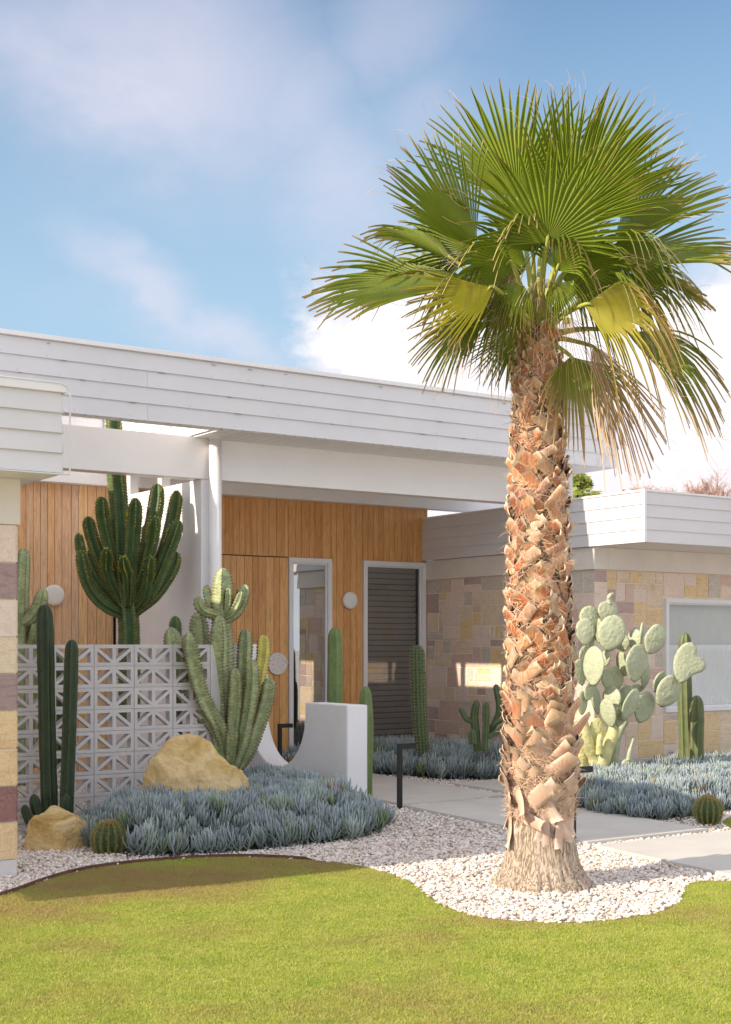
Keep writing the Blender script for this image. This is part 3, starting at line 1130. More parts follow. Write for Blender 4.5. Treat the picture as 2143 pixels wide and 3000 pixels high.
# beams
box('beam', 0.5, 12.17, 13.09, 13.30, 3.45, 3.898, M_BEAM, HOUSE, bevel=.006)
box('beam', 0.5, 12.95, 15.24, 15.45, 3.575, 3.884, M_BEAM, HOUSE, bevel=.006)
# round post in front of the beam
m = MB()
m.cyl((6.875, 13.005, 0), (0, 0, 1), .068, 3.888, 40)
m.build('round_post', M_WHITE, HOUSE, smooth=False)
for f in bpy.data.objects['round_post'].data.polygons:
    f.use_smooth = len(f.vertices) == 4
m = MB()
m.cyl((6.875, 13.005, 3.872), (0, 0, 1), .075, .016, 40)
m.build('post_collar', M_WHITE, HOUSE)
box('stucco_wall', 6.755, 6.93, 13.10, 15.36, 0, 3.448, M_STUCCO, HOUSE, bevel=.006)
box('gap_post', 6.79, 6.90, 14.16, 14.26, 3.449, 3.888, M_WHITE, HOUSE)
box('gap_post', 6.79, 6.90, 15.02, 15.12, 3.449, 3.888, M_WHITE, HOUSE)

# timber entry wall: plane Y = 15.42, openings for sidelight and window
YT = 15.42
ZT = 3.573
Z0 = .20
SLX0, SLX1 = PY(845, 1636, YT).x, PY(970, 1636, YT).x
WNX0, WNX1 = PY(1063, 1642, YT).x, PY(1245, 1642, YT).x
XE = PY(1251, 1600, YT).x
ZD = 2.815
DX0, DX1 = 8.15, SLX0
tw = empty('timber_wall', (8, YT, 0), None, None)
tw.parent = HOUSE
tw.matrix_basis = Matrix.Translation(Vector((8, YT, 0)) - HOUSE.location)
for q in ('label', 'category'):
    if q in tw: del tw[q]
back = MB()
back.box(2.6, DX0, YT + .022, YT + .06, 0, ZT)
back.box(DX0, SLX0, YT + .022, YT + .06, ZD, ZT)
back.box(SLX0, SLX1, YT + .022, YT + .06, ZD, ZT)
back.box(SLX1, WNX0, YT + .022, YT + .06, 0, ZT)
back.box(WNX0, WNX1, YT + .022, YT + .06, ZD, ZT)
back.box(WNX1, XE + .01, YT + .022, YT + .06, 0, ZT)
back.box(WNX0, WNX1, YT + .022, YT + .06, 0, .25)
back.build('wall_backing', M_DARK, tw)
DOOR = []


def boards(xa, xb, z0, z1, mat, parent, name='timber_board', y=YT):
    x = xa
    i = 0
    while x < xb - .004:
        w = rnd.choice([.088, .090, .116, .118, .120])
        if xb - x - w < .05:
            w = xb - x
        w = min(w, xb - x)
        box(name, x + .003, x + w - .003, y, y + .02, z0, z1, mat, parent)
        x += w


rnd = random.Random(11)
boards(2.7, 6.75, 0, ZT, M_TIMBER2, tw)
boards(6.94, DX0, 0, ZD - .003, M_TIMBER, tw)
boards(6.94, SLX0 - .002, ZD + .008, ZT, M_TIMBER, tw)
boards(SLX0 - .002, SLX1 + .0, ZD + .004, ZT, M_TIMBER, tw)
boards(SLX1 + .002, WNX0 - .002, 0.03, ZT, M_TIMBER, tw)
boards(WNX0, WNX1, ZD + .004, ZT, M_TIMBER, tw)
boards(WNX1 + .002, XE + .012, 0.03, ZT, M_TIMBER, tw)
# door with its boards, terrazzo pull and knob
door = box('door', DX0 + .004, DX1 - .006, YT + .02, YT + .06, Z0 + .01, ZD - .01, M_DARK, HOUSE)
boards(DX0 + .006, DX1 - .006, Z0 + .012, ZD - .006, M_TIMBER, door, 'door_board', YT - .003)
hp = PY(809, 1944, YT)
m = MB()
m.cyl((hp.x, YT - .045, hp.z), (0, 1, 0), .145, .034, 48)
hd = m.build('door_handle', M_TERR, door)
kp = PY(833, 1941, YT)
m = MB()
m.cyl((kp.x + .012, YT - .05, kp.z), (0, 1, 0), .026, .045, 20)
m.build('lock_knob', M_BRASS, door)
# threshold and step
box('threshold', DX0 - .1, SLX1 + .1, YT - .12, YT + .10, .10, Z0, M_DARK, HOUSE)
box('porch_step', 7.95, 9.9, 14.86, YT - .13, -.02, .10, M_CONC, HOUSE, bevel=.01)


def window(x0, x1, y, z0, z1, fw, name, glassm, proud=.03, sill=True, fm=M_ALU, parent=HOUSE):
    w = empty(name, ((x0 + x1) / 2, y, z0), None, None)
    w.parent = parent
    w.matrix_basis = Matrix.Translation(Vector(((x0 + x1) / 2, y, z0)) - parent.location)
    m = MB()
    m.box(x0, x0 + fw, y - proud, y + .06, z0, z1)
    m.box(x1 - fw, x1, y - proud, y + .06, z0, z1)
    m.box(x0 + fw, x1 - fw, y - proud, y + .06, z1 - fw, z1)
    m.box(x0 + fw, x1 - fw, y - proud, y + .06, z0, z0 + fw)
    # inner sash
    i = fw
    s = .022
    m.box(x0 + i, x0 + i + s, y + .004, y + .05, z0 + i, z1 - i)
    m.box(x1 - i - s, x1 - i, y + .004, y + .05, z0 + i, z1 - i)
    m.box(x0 + i + s, x1 - i - s, y + .004, y + .05, z1 - i - s, z1 - i)
    m.box(x0 + i + s, x1 - i - s, y + .004, y + .05, z0 + i, z0 + i + s)
    m.build('frame', fm, w)
    p = MB()
    p.box(x0 + i + .002, x1 - i - .002, y + .024, y + .030, z0 + i + .002, z1 - i - .002)
    p.build('pane', glassm, w)
    return w


side = window(SLX0, SLX1, YT, Z0, ZD, .062, 'sidelight_window', M_GLASS)
win = window(WNX0, WNX1, YT, .25, ZD, .062, 'tall_window', M_GLASS3)
bl = MB()
z = .32
while z < ZD - .09:
    bl.add([(WNX0 + .09, YT + .085, z), (WNX1 - .11, YT + .085, z), (WNX1 - .11, YT + .062, z + .070), (WNX0 + .09, YT + .062, z + .070)], [(0, 1, 2, 3)])
    z += .078
bl.box(WNX0 + .09, WNX1 - .11, YT + .066, YT + .09, ZD - .115, ZD - .085)
tag(bl.build('blind_slats', M_BLINDG, win), kind='stuff')
# dark room behind both windows
room = MB()
room.box(7.2, 11.5, 17.0, 17.05, 0, ZT)
room.box(7.2, 11.5, YT + .07, 17.0, .0, .18)
room.box(7.2, 11.5, YT + .07, 17.0, ZT - .02, ZT)
room.box(7.2, 7.25, YT + .07, 17.0, .18, ZT - .02)
room.box(11.45, 11.5, YT + .07, 17.0, .18, ZT - .02)
room.build('interior', M_ROOM, HOUSE)

# right wing: stone side wall X = 11.53, stone front wall Y = 12.02
XS, YS = 11.53, 12.02
ZS1 = 2.57


def ashlar(w, h, seed, big=1.0, blocked=None, u=.075):
    rs = random.Random(seed)
    nx, nz = int(round(w / u)), int(round(h / u))
    occ = np.zeros((nx, nz), bool)
    if blocked:
        a, b, c, d = blocked
        occ[int(round(a / u)):int(round(b / u)), int(round(c / u)):int(round(d / u))] = True
    out = []
    opts = [(2, 1), (3, 1), (4, 1), (2, 2), (3, 2), (4, 2), (5, 2), (3, 3), (4, 3), (5, 3), (2, 3), (1, 2), (6, 2), (3, 3), (4, 3)]
    if big > 1:
        opts = [(3, 2), (5, 2), (4, 3), (5, 3), (6, 3), (4, 2), (6, 2), (3, 4), (5, 4), (7, 3), (4, 4), (2, 3), (8, 2)]
    for j in range(nz):
        for i in range(nx):
            if occ[i, j]:
                continue
            o = opts[:]
            rs.shuffle(o)
            o += [(3, 1), (2, 1), (1, 2), (1, 1)]
            for (a, b) in o:
                if i + a <= nx and j + b <= nz and not occ[i:i + a, j:j + b].any():
                    # avoid one-cell leftovers
                    if (i + a == nx - 1 and a > 1) or (j + b == nz - 1 and b > 1):
                        continue
                    if i + a < nx and not occ[i + a, j] and i + a + 1 < nx and occ[i + a + 1, j] and a > 1:
                        continue
                    break
            occ[i:i + a, j:j + b] = True
            out.append((i * w / nx, j * h / nz, a * w / nx, b * h / nz))
    return out


def stone_wall(parent, origin, ax, out, w, h, seed, weights, big=1.0, blocked=None, gap=.0062, special=None, u=.075):
    """stones as sub-parts laid on a mortar wall"""
    ax, out = Vector(ax), Vector(out)
    rs = random.Random(seed + 100)
    for (a, b, sw, sh) in ashlar(w, h, seed, big, blocked, u):
        th = rs.uniform(.004, .009)
        mi = rs.choices(range(len(STONES)), weights)[0]
        x0, x1, z0, z1 = a + gap, a + sw - gap, b + gap, b + sh - gap
        c = Vector(origin) + ax * ((x0 + x1) / 2) + UP * ((z0 + z1) / 2)
        hw, hh = (x1 - x0) / 2, (z1 - z0) / 2
        j = lambda: rs.uniform(-.003, .003)
        m = MB()
        base = [(-hw, -hh), (hw, -hh), (hw, hh), (-hw, hh)]
        vs = [ax * p + UP * q for p, q in base]
        vs += [ax * (p + j()) + UP * (q + j()) + out * (th * .6) for p, q in base]
        inn = [(p - .005 * (1 if p > 0 else -1), q - .005 * (1 if q > 0 else -1)) for p, q in base]
        tilt = [rs.uniform(-.003, .003) for _ in range(4)]
        vs += [ax * (p + j()) + UP * (q + j()) + out * (th + tl) for (p, q), tl in zip(inn, tilt)]
        fs = []
        for r_ in (0, 4):
            for k in range(4):
                fs.append((r_ + k, r_ + (k + 1) % 4, r_ + 4 + (k + 1) % 4, r_ + 4 + k))
        fs.append((8, 9, 10, 11))
        if ax.cross(UP).dot(out) < 0:
            fs = [tuple(reversed(f)) for f in fs]
        m.add(vs, fs)
        me = m.mesh('stone', STONES[mi])
        put('stone', me, parent, loc=c)


def wallbox(name, x0, x1, y0, y1, z0, z1, mat, parent):
    return box(name, x0, x1, y0, y1, z0, z1, mat, parent)


sw = wallbox('stone_side_wall', XS, XS + .25, YS + .004, YT + .3, 0.0, ZS1, M_MORTAR, HOUSE)
stone_wall(sw, (XS, YS + .0, .04), (0, 1, 0), (-1, 0, 0), YT - YS - .01, ZS1 - .045, 21, [5, 5, 1.6, 1.0, 3.2, .2, 5], u=.095)
XW1 = 17.0
fwm = MB()
WZ0, WZ1 = .80, 2.24
WXA = PY(1945, 1800, YS).x
fwm.box(XS + .26, WXA, YS, YS + .25, 0, ZS1)
fwm.box(WXA, XW1, YS, YS + .25, 0, WZ0)
fwm.box(WXA, XW1, YS, YS + .25, WZ1, ZS1)
fwm.box(XS, XS + .26, YS, YS + .003, 0, ZS1)
fw = fwm.build('stone_front_wall', M_MORTAR, HOUSE, loc=((XS + XW1) / 2, YS, 1.2))
stone_wall(fw, (XS - .012, YS, .24), (1, 0, 0), (0, -1, 0), XW1 - XS, ZS1 - .245, 36, [5, 3, .5, 2.6, 1.2, .9, 6], big=1.6,
           blocked=(WXA - XS - .02, XW1 - XS + .1, WZ0 - .24, WZ1 - .24), gap=.0062)
box('plinth', XS - .004, XW1, YS - .03, YS + .002, 0, .236, M_PLINTH, HOUSE)
box('render_band', XS - .035, XS + .2, YS - .035, YT - .005, ZS1 + .002, 2.842, M_CREAM, HOUSE, bevel=.004)
box('render_band', XS + .201, XW1, YS - .035, YS + .2, ZS1 + .002, 2.842, M_CREAM, HOUSE, bevel=.004)
# wing roof
RX, RY = 11.47, 11.13
RZ0, RZ1 = 2.845, 3.43
wr = MB()
wr.box(RX, 20, RY, 15.4, RZ0 + .012, RZ1)
wr.box(RX + .1, 20, 15.4, 17.5, RZ0 + .012, RZ1)
wr.build('wing_roof', M_WHITE, HOUSE)
lapped(HOUSE, 'fascia_board', M_FASC, (RX, RY - .0, 0), (RX, YT - .002, 0), RZ0, RZ1, 4, (-1, 0, 0), .012)
lapped(HOUSE, 'fascia_board', M_FASC, (RX, RY, 0), (20, RY, 0), RZ0, RZ1, 4, (0, -1, 0), .012)
box('corner_trim', RX - .028, RX + .006, RY - .028, RY + .006, RZ0, RZ1, M_WHITE, HOUSE)
box('cap_flashing', RX - .024, RX + .08, RY + .08, YT - .003, RZ1 + .001, RZ1 + .026, M_WHITE, HOUSE)
box('cap_flashing', RX - .024, 20, RY - .024, RY + .079, RZ1 + .001, RZ1 + .026, M_WHITE, HOUSE)
y = RY + .01
while y < YS - .05:
    box('soffit_board', RX + .004, 20, y, min(y + .124, YS - .04), RZ0 - .002, RZ0 + .011, M_SOFFIT, HOUSE)
    y += .13
# picture window with vertical blinds and a pleated white sheet imitating a mirrored fence
pw = window(WXA, XW1 - .2, YS - .01, WZ0, WZ1, .05, 'picture_window', M_GLASS2, proud=.035)
x = WXA + .08
k = 0
while x < 15.5:
    m = MB()
    m.add([(x, YS + .16, WZ0 + .07), (x + .088, YS + .12, WZ0 + .07), (x + .088, YS + .12, WZ1 - .06), (x, YS + .16, WZ1 - .06)], [(0, 1, 2, 3)])
    m.build('blind_slat', M_BLIND, pw)
    x += .105
m = MB()
n = 220
vs = []
for i in range(n + 1):
    xx = WXA + .06 + i * (2.6 / n)
    yy = YS + .075 + .016 * sin(i * 1.55)
    vs += [(xx, yy, WZ0 + .05), (xx, yy, 1.655)]
m.add(vs, [(2 * i, 2 * i + 2, 2 * i + 3, 2 * i + 1) for i in range(n)])
m.build('fence_reflection_sheet', M_WHITE, pw, smooth=True)  # added sheet: a fence's reflection built as an object behind the pane
rm = MB()
rm.box(XS + .26, XW1, 13.4, 13.45, 0, ZS1)
rm.box(XW1, XW1 + .1, YS, 13.4, 0, ZS1)
rm.box(XS + .26, XW1, YS + .26, 13.4, ZS1 - .02, ZS1 + .001)
rm.build('wing_interior', M_ROOM, HOUSE)
# steel bracket plate on the stone above the opuntia
bp = PY(1912, 1721, YS)
m = MB()
for dx in (-.012, .022):
    for dz in (-.03, -.01, .01, .03):
        m.cyl((bp.x + dx, YS - .026, bp.z + dz), (0, 1, 0), .006 if dx > 0 else .010, .005, 10)
m.build('wall_fixing', M_BRASS, HOUSE)

# ------------------------------------------------------------------ left wing (garage)
GAR = empty('garage', (1, 9.5, 0), 'near garage wing at left edge with white overhanging roof on a sandstone pillar', 'garage')
GX, GY = 3.53, 8.97
GZ0, GZ1 = 2.843, 3.40
gr = MB()
gr.box(-2.45, GX - .01, GY, 15.6, GZ0 + .012, GZ1)
gr.build('roof', M_WHITE, GAR)
lapped(GAR, 'fascia_board', M_FASC, (-2.45, GY, 0), (GX, GY, 0), GZ0, GZ1, 4, (0, -1, 0), .020)
lapped(GAR, 'fascia_board', M_FASC, (GX - .01, GY, 0), (GX - .01, 15.6, 0), GZ0, GZ1, 4, (1, 0, 0), .018)
box('cap_flashing', -2.45, GX + .03, GY - .045, GY + .10, GZ1 + .001, GZ1 + .05, M_WHITE, GAR, bevel=.005)
box('cap_flashing', GX - .06, GX + .03, GY + .101, 15.6, GZ1 + .001, GZ1 + .05, M_WHITE, GAR, bevel=.005)
m = MB()
cpts = [(-2.4, GY - .05, GZ1 + .058), (2.9, GY - .05, GZ1 + .062), (GX - .02, GY - .05, GZ1 + .062), (GX + .04, GY - .05, GZ1 + .04), (GX + .055, GY - .055, GZ1 - .05), (GX + .048, GY - .055, 3.2),
        (GX + .048, GY - .055, 2.87), (GX + .045, GY - .055, 2.835), (GX - .02, GY - .05, 2.832), (-2.4, GY - .05, 2.832)]
m.tube(cpts, .0065, 8)
m.build('cable', M_CABLE, GAR, smooth=True)
x = -2.4
while x < GX - .02:
    w = min(.30, GX - .012 - x)
    box('soffit_board', x, x + w - .008, GY + .004, 9.42, GZ0 - .006, GZ0 + .011, M_SOFFIT, GAR)
    x += .30
PX1 = 3.36
box('render_band', -2.6, PX1 + .028, 9.365, 9.6, 2.508, GZ0 - .007, M_CREAM, GAR, bevel=.008)
pil = box('stone_wall', -2.6, PX1, 9.38, 9.68, .125, 2.505, M_MORTAR, GAR)
box('plinth', -2.6, PX1 + .004, 9.372, 9.69, -.02, .124, M_PLINTH, GAR)
# stones on the visible end of the wall
zs = [.125, .393, .649, .917, 1.185, 1.448, 1.708, 1.976, 2.237, 2.502]
prs = random.Random(5)
PST = STONES + [M_MAROON, M_PLUM]
seq = [3, 7, 3, 3, 8, 0, 6, 8, 6]
for i in range(len(zs) - 1):
    xa = PX1
    splits = [[.212, .42], [.5, .4], [.216, .35], [.46, .3], [.208, .3], [.5, .4], [.205, .3], [.44, .34], [.218, .3]][i]
    for kk, wv in enumerate(splits):
        mi = seq[i] if kk == 0 else prs.choice([0, 3, 6, 1])
        x1_, x0_ = xa - .005, xa - wv + .005
        z0_, z1_ = zs[i] + .005, zs[i + 1] - .005
        c = Vector(((x0_ + x1_) / 2, 9.38, (z0_ + z1_) / 2))
        hw, hh = (x1_ - x0_) / 2, (z1_ - z0_) / 2
        mm = MB()
        mm.box(-hw, hw, -.010 - prs.uniform(0, .006), 0, -hh, hh)
        put('stone', mm.mesh('stone', PST[mi]), pil, loc=c)
        if kk == 0:
            mj = MB()
            mj.box(-.003, .011, -.15, .15, -hh, hh)
            put('stone', mj.mesh('stone', PST[mi]), pil, loc=Vector((PX1, 9.53, c.z)))
        xa -= wv

# ------------------------------------------------------------------ breeze block screen wall
YB = 11.70
BW, BHH, BD = .40, .20, .09
bx1 = 6.13
nb = 8
bx0 = bx1 - nb * BW
SCR = empty('breeze_block_wall', ((bx0 + bx1) / 2, YB, 0), 'pale grey breeze block screen wall with star pattern behind the dark cacti', 'wall')


def breeze(kind):
    """kind 0: diagonals fall to the bottom centre; kind 1: rise to the top centre; kind 2: half block, plain"""
    m = MB()
    w, h, d = (BW - .006) / 2, (BHH - .006) / 2, BD / 2
    t, wv = .031, .018
    if kind == 2:
        m.box(-w / 2, w / 2, -d, d, -h, h)
        return m.mesh('breeze_block', M_BREEZE)
    m.box(-w, w, -d, d, h - t, h)
    m.box(-w, w, -d, d, -h, -h + t)
    m.box(-w, -w + t, -d, d, -h + t, h - t)
    m.box(w - t, w, -d, d, -h + t, h - t)
    m.box(-wv, wv, -d + .001, d - .001, -h + t, h - t)
    for s in (-1, 1):
        xa, xb = s * (wv * .6), s * (w - t * .6)
        za, zb = (-(h - t), h - t) if kind == 0 else (h - t, -(h - t))
        dv = Vector((xb - xa, 0, zb - za))
        nn = Vector((-dv.z, 0, dv.x)).normalized() * .0145
        a, b = Vector((xa, 0, za)), Vector((xb, 0, zb))
        vs = [q + o + Vector((0, yy, 0)) for yy in (-d + .0015, d - .0015) for q, o in ((a, -nn), (b, -nn), (b, nn), (a, nn))]
        m.add(vs, [(0, 1, 2, 3), (7, 6, 5, 4), (0, 4, 5, 1), (1, 5, 6, 2), (2, 6, 7, 3), (3, 7, 4, 0)])
    return m.mesh('breeze_block', M_BREEZE)


BBM = [breeze(0), breeze(1), breeze(2)]
for r in range(8):
    for c in range(nb):
        put('breeze_block', BBM[(r + 1) % 2], SCR, loc=(bx0 + (c + .5) * BW + .0, YB + BD / 2, .055 + (r + .5) * BHH + rnd.uniform(-.0012, .0012)))
jm = MB()
for c in range(nb + 1):
    jm.box(bx0 + c * BW - .0032, bx0 + c * BW + .0032, YB + .012, YB + BD - .012, .05, .055 + 8 * BHH - .004)
for r in range(9):
    jm.box(bx0, bx1, YB + .012, YB + BD - .012, .055 + r * BHH - .0032 - (.004 if r == 8 else 0), .055 + r * BHH + .0032 - (.004 if r == 8 else 0))
jm.build('mortar', M_PLINTH, SCR)
box('end_pier', bx1 + .001, bx1 + .11, YB - .004, YB + BD + .004, 0, .055 + 8 * BHH, M_BREEZE, SCR, bevel=.004)
box('footing', bx0, bx1, YB - .004, YB + BD + .004, -.03, .05, M_BREEZE, SCR)

# ------------------------------------------------------------------ white garden wall with the U-shaped cut
UX0, UX1 = 7.53, 7.78


def u_profile():
    y0, ya, yb, y1 = 11.41, 12.22, 13.43, 15.36
    zt0, zt1 = 1.04, 1.66
    yc, r = (ya + yb) / 2, (yb - ya) / 2
    zc = .32 + r * 1.0
    pts = [(y0, -.02), (y0, zt0), (ya, zt0)]
    pts += [(ya, zc)] if zt0 > zc + .01 else []
    for i in range(1, 40):
        a = pi + pi * i / 40
        pts.append((yc + r * cos(a), zc + r * sin(a)))
    pts += [(yb, zc), (yb, zt1), (y1, zt1), (y1, -.02)]
    return pts


pr = u_profile()
import bmesh
bm = bmesh.new()
v0 = [bm.verts.new((UX0 - 7.65, y - 12.4, z)) for y, z in pr]
f = bm.faces.new(v0)
ex = bmesh.ops.extrude_face_region(bm, geom=[f])
for e in ex['geom']:
    if isinstance(e, bmesh.types.BMVert):
        e.co.x += UX1 - UX0
bmesh.ops.recalc_face_normals(bm, faces=bm.faces[:])
sharp = [e for e in bm.edges if len(e.link_faces) == 2 and e.calc_face_angle(0) > .6]
bmesh.ops.bevel(bm, geom=sharp, offset=.008, segments=2, affect='EDGES')
me = bpy.data.meshes.new('white_garden_wall')
bm.to_mesh(me)
bm.free()
me.materials.append(M_STUCCO)
tag(put('white_garden_wall', me, loc=(7.65, 12.4, 0)), 'white stucco garden wall with a deep U-shaped scoop cut from its top', 'wall')

# ------------------------------------------------------------------ lamps
def walllamp(u, v, Y, r, label):
    p = PY(u, v, Y)
    o = empty('wall_lamp', (p.x, Y, p.z), label, 'wall lamp', 'round wall lamps on the timber')
    m = MB()
    m.cyl((0, -.012, 0), (0, 1, 0), r * .55, .012, 32)
    put('backplate', m.mesh('backplate', M_ALU), o, loc=(p.x, Y, p.z))
    m = MB()
    n = 48
    prof = [(0, -.062), (r * .6, -.061), (r * .92, -.056), (r, -.045), (r, -.022), (r * .93, -.012), (0, -.012)]
    vs, fs = [], []
    for (rr, yy) in prof:
        for k in range(n):
            a = 2 * pi * k / n
            vs.append((max(rr, .0005) * cos(a), yy, max(rr, .0005) * sin(a)))
    for i in range(len(prof) - 1):
        for k in range(n):
            fs.append((i * n + k, i * n + (k + 1) % n, (i + 1) * n + (k + 1) % n, (i + 1) * n + k))
    m.add(vs, fs)
    put('lamp_shade', m.mesh('lamp_shade', M_LAMP, smooth=True), o, loc=(p.x, Y, p.z))
    return o


walllamp(1022, 1759, YT - .003, .118, 'round white wall lamp between the two tall windows')
walllamp(156, 1744, YT - .003, .125, 'round white wall lamp on the weathered timber at far left')


def bollard(x, y, label, h=.66, hl=.16):
    o = empty('path_light', (x, y, 0), label, 'path light', 'black path lights')
    m = MB()
    m.box(-.021, .021, -.021, .021, 0, h)
    put('post', m.mesh('post', M_BLACK), o, loc=(x, y, .0))
    m = MB()
    m.box(.0215, .0215 + hl, -.021, .021, h - .052, h)
    put('lamp_head', m.mesh('lamp_head', M_BLACK), o, loc=(x, y, .0))
    return o


def GP(u, v, z=0):
    d = (CAMZ - z) * FPX / (v - 1890)
    return P(u, v, d)


b = GP(1171, 2372)
bollard(b.x, b.y, 'tall black path light standing in the gravel beside the shaded slab')
b = P(820, 2123, 17.0)
bollard(b.x, b.y, 'black path light seen through the U-shaped cut of the white wall')
b = P(1678, 2245, 11.3)
bollard(b.x, b.y, 'black path light mostly hidden behind the palm trunk', h=.63, hl=.19)


# ------------------------------------------------------------------ rocks
def rock(name, c, size, seed, label, cuts, rotz=0):
    bm = bmesh.new()
    bmesh.ops.create_icosphere(bm, subdivisions=6, radius=1)
    ofs = Vector((seed * 3.7, seed * 1.3, seed * 2.1))
    for v in bm.verts:
        d = v.co.normalized()
        r = (abs(d.x) ** 2.8 + abs(d.y) ** 2.8 + abs(d.z) ** 2.8) ** (-1 / 2.8)
        for (nx, ny, nz, dd) in cuts:
            nrm = Vector((nx, ny, nz)).normalized()
            k = d.dot(nrm)
            if k > 1e-3:
                r = min(r, dd / k)
        p = d * r
        n = noise.fractal(p * 2.2 + ofs, 0.9, 2.1, 6) * .085 + abs(noise.noise(p * 1.3 + ofs)) * .10 - .03
        n += .018 * noise.noise(p * 14 + ofs)
        p = p * (1 + n)
        v.co = Vector((p.x * size[0], p.y * size[1], p.z * size[2]))
    me = bpy.data.meshes.new(name)
    bm.to_mesh(me)
    bm.free()
    me.materials.append(M_ROCK)
    me.shade_smooth()
    o = put(name, me, M=Matrix.Translation(c) @ Matrix.Rotation(rotz, 4, 'Z'))
    return tag(o, label, 'boulder', 'yellow sandstone boulders')


def rockcuts(seed, n=16, lo=.70, hi=.95):
    rs = random.Random(seed)
    out = []
    for i in range(n):
        z = rs.uniform(-.3, 1)
        a = rs.uniform(0, 6.28)
        q = sqrt(max(0, 1 - z * z))
        out.append((q * cos(a), q * sin(a), z, rs.uniform(lo, hi)))
    return out


CamRot = -TH
pb = P(572, 2354, 12.0)
# big one: peak left of the middle, long shoulder running down to the right
rock('boulder', Vector((pb.x, pb.y, .24)), (.49, .38, .58), 3, 'large yellow sandstone boulder with a peaked top among blue succulents',
     [(.80, 0, 1, .88), (1, 0, .0, 1.0), (1, -.2, .5, .92), (-1, 0, .45, .98), (-.8, 0, 1.1, 1.0), (-1, 0, .05, .94), (-.1, -.7, 1.0, .86), (.1, -1, .2, .86), (-.7, -.7, .3, .92), (.5, -.8, .5, .88), (.3, .8, .8, .70), (-.25, .1, 1, 1.0)], CamRot)
pb = P(166, 2440, 11.0)
rock('boulder', Vector((pb.x, pb.y, .10)), (.25, .24, .235), 8, 'small blocky yellow boulder beside the barrel cactus',
     [(.12, -.3, 1, .74), (-1, -.2, .15, .90), (.85, -.55, .1, .80), (-.2, -1, .05, .82), (.6, .2, .9, .86), (0, 1, .3, .8), (-.6, 0, .8, .9)], CamRot)


# ------------------------------------------------------------------ ribbed succulents
def resample(pts, rad, step):
    sm = catmull([(*p, r) for p, r in zip(pts, rad)], 14)
    P3 = [Vector(q[:3]) for q in sm]
    R = [q[3] for q in sm]
    acc = [0]
    for i in range(1, len(P3)):
        acc.append(acc[-1] + (P3[i] - P3[i - 1]).length)
    Ltot = acc[-1]
    n = max(8, int(Ltot / step))
    out, ro, so = [], [], []
    j = 0
    for i in range(n + 1):
        s = Ltot * i / n
        while j < len(acc) - 2 and acc[j + 1] < s:
            j += 1
        t = (s - acc[j]) / max(1e-9, acc[j + 1] - acc[j])
        out.append(P3[j].lerp(P3[j + 1], t))
        ro.append(R[j] + (R[j + 1] - R[j]) * t)
        so.append(s)
    return out, ro, so, Ltot


def ribbed(m, pts, rad, ribs=5, depth=.42, step=.012, pitch=.03, ser=.05, twist=0.0, phase=0.0, tip=.9, fl=.35, wob=.0, sink=0.0, seed=0):
    """sweeps a star-shaped section; returns ring crest positions for spines or buds"""
    C, R, S, LT = resample(pts, rad, step)
    t = (C[1] - C[0]).normalized()
    u = t.orthogonal().normalized()
    u = (Vector((1, .2, 0)) - t * t.dot(Vector((1, .2, 0)))).normalized() if abs(t.z) > .5 else u
    sub = 6
    n = ribs * sub
    # a slender dome at the tip
    vs, at, crests = [], [], []
    prof = [0.0, .08, .30, 1.0, .30, .08]
    for i, (c, r, s) in enumerate(zip(C, R, S)):
        t = (C[min(i + 1, len(C) - 1)] - C[max(i - 1, 0)]).normalized()
        u = (u - t * u.dot(t)).normalized()
        w = t.cross(u)
        q = (LT - s) / (R[-1] * tip * 1.9)
        dome = 1.0 if q >= 1 else sqrt(max(0.0, 1 - (1 - q) ** 2.2))
        dome = max(dome, .04)
        w1 = 1 + wob * noise.noise(Vector((s * 4, seed * 3.1, 0))) + wob * .5 * noise.noise(Vector((s * 11, seed, 5)))
        for k in range(n):
            a = 2 * pi * k / n + phase + twist * s
            pf = prof[k % sub]
            crest = (k % sub) == 3
            rr = r * w1 * (1 - depth * (1 - pf))
            if crest:
                rr *= 1 + ser * (abs(((s / pitch + (k // sub) * .37) % 1) - .5) * 2 - .5) * 2
            else:
                rr *= 1 - .02 * sin(2 * pi * s / pitch + (k // sub) * 2.3)
            rr *= dome
            p = c + (u * cos(a) + w * sin(a)) * rr
            if q < 1:
                p = p
            vs.append(p)
            at.append((1.0 if abs(((s / pitch + (k // sub) * .37) % 1) - .5) > .28 else .25) if crest else 0.0)
            if crest:
                crests.append((p, (u * cos(a) + w * sin(a)), t, s, k // sub, (LT - s)))
    N_ = len(C)
    fs = [(i * n + k, i * n + (k + 1) % n, (i + 1) * n + (k + 1) % n, (i + 1) * n + k) for i in range(N_ - 1) for k in range(n)]
    fs.append(tuple(range((N_ - 1) * n, N_ * n)))
    fs.append(tuple(reversed(range(n))))
    m.add(vs, fs, at)
    return crests


def spine(m, p, d, ln, w=.0008):
    o = d.orthogonal().normalized() * w
    o2 = d.cross(o).normalized() * w
    m.add([p + o, p - o * .5 + o2, p - o * .5 - o2, p + d * ln], [(0, 1, 3), (1, 2, 3), (2, 0, 3)])


def bud(m, p, d, r):
    u = d.orthogonal().normalized()
    w = d.cross(u)
    ring = [p + (u * cos(a) + w * sin(a)) * r + d * r for a in [k * pi / 2 for k in range(4)]]
    m.add([p] + ring + [p + d * 2.4 * r], [(0, 2, 1), (0, 3, 2), (0, 4, 3), (0, 1, 4), (1, 2, 5), (2, 3, 5), (3, 4, 5), (4, 1, 5)])


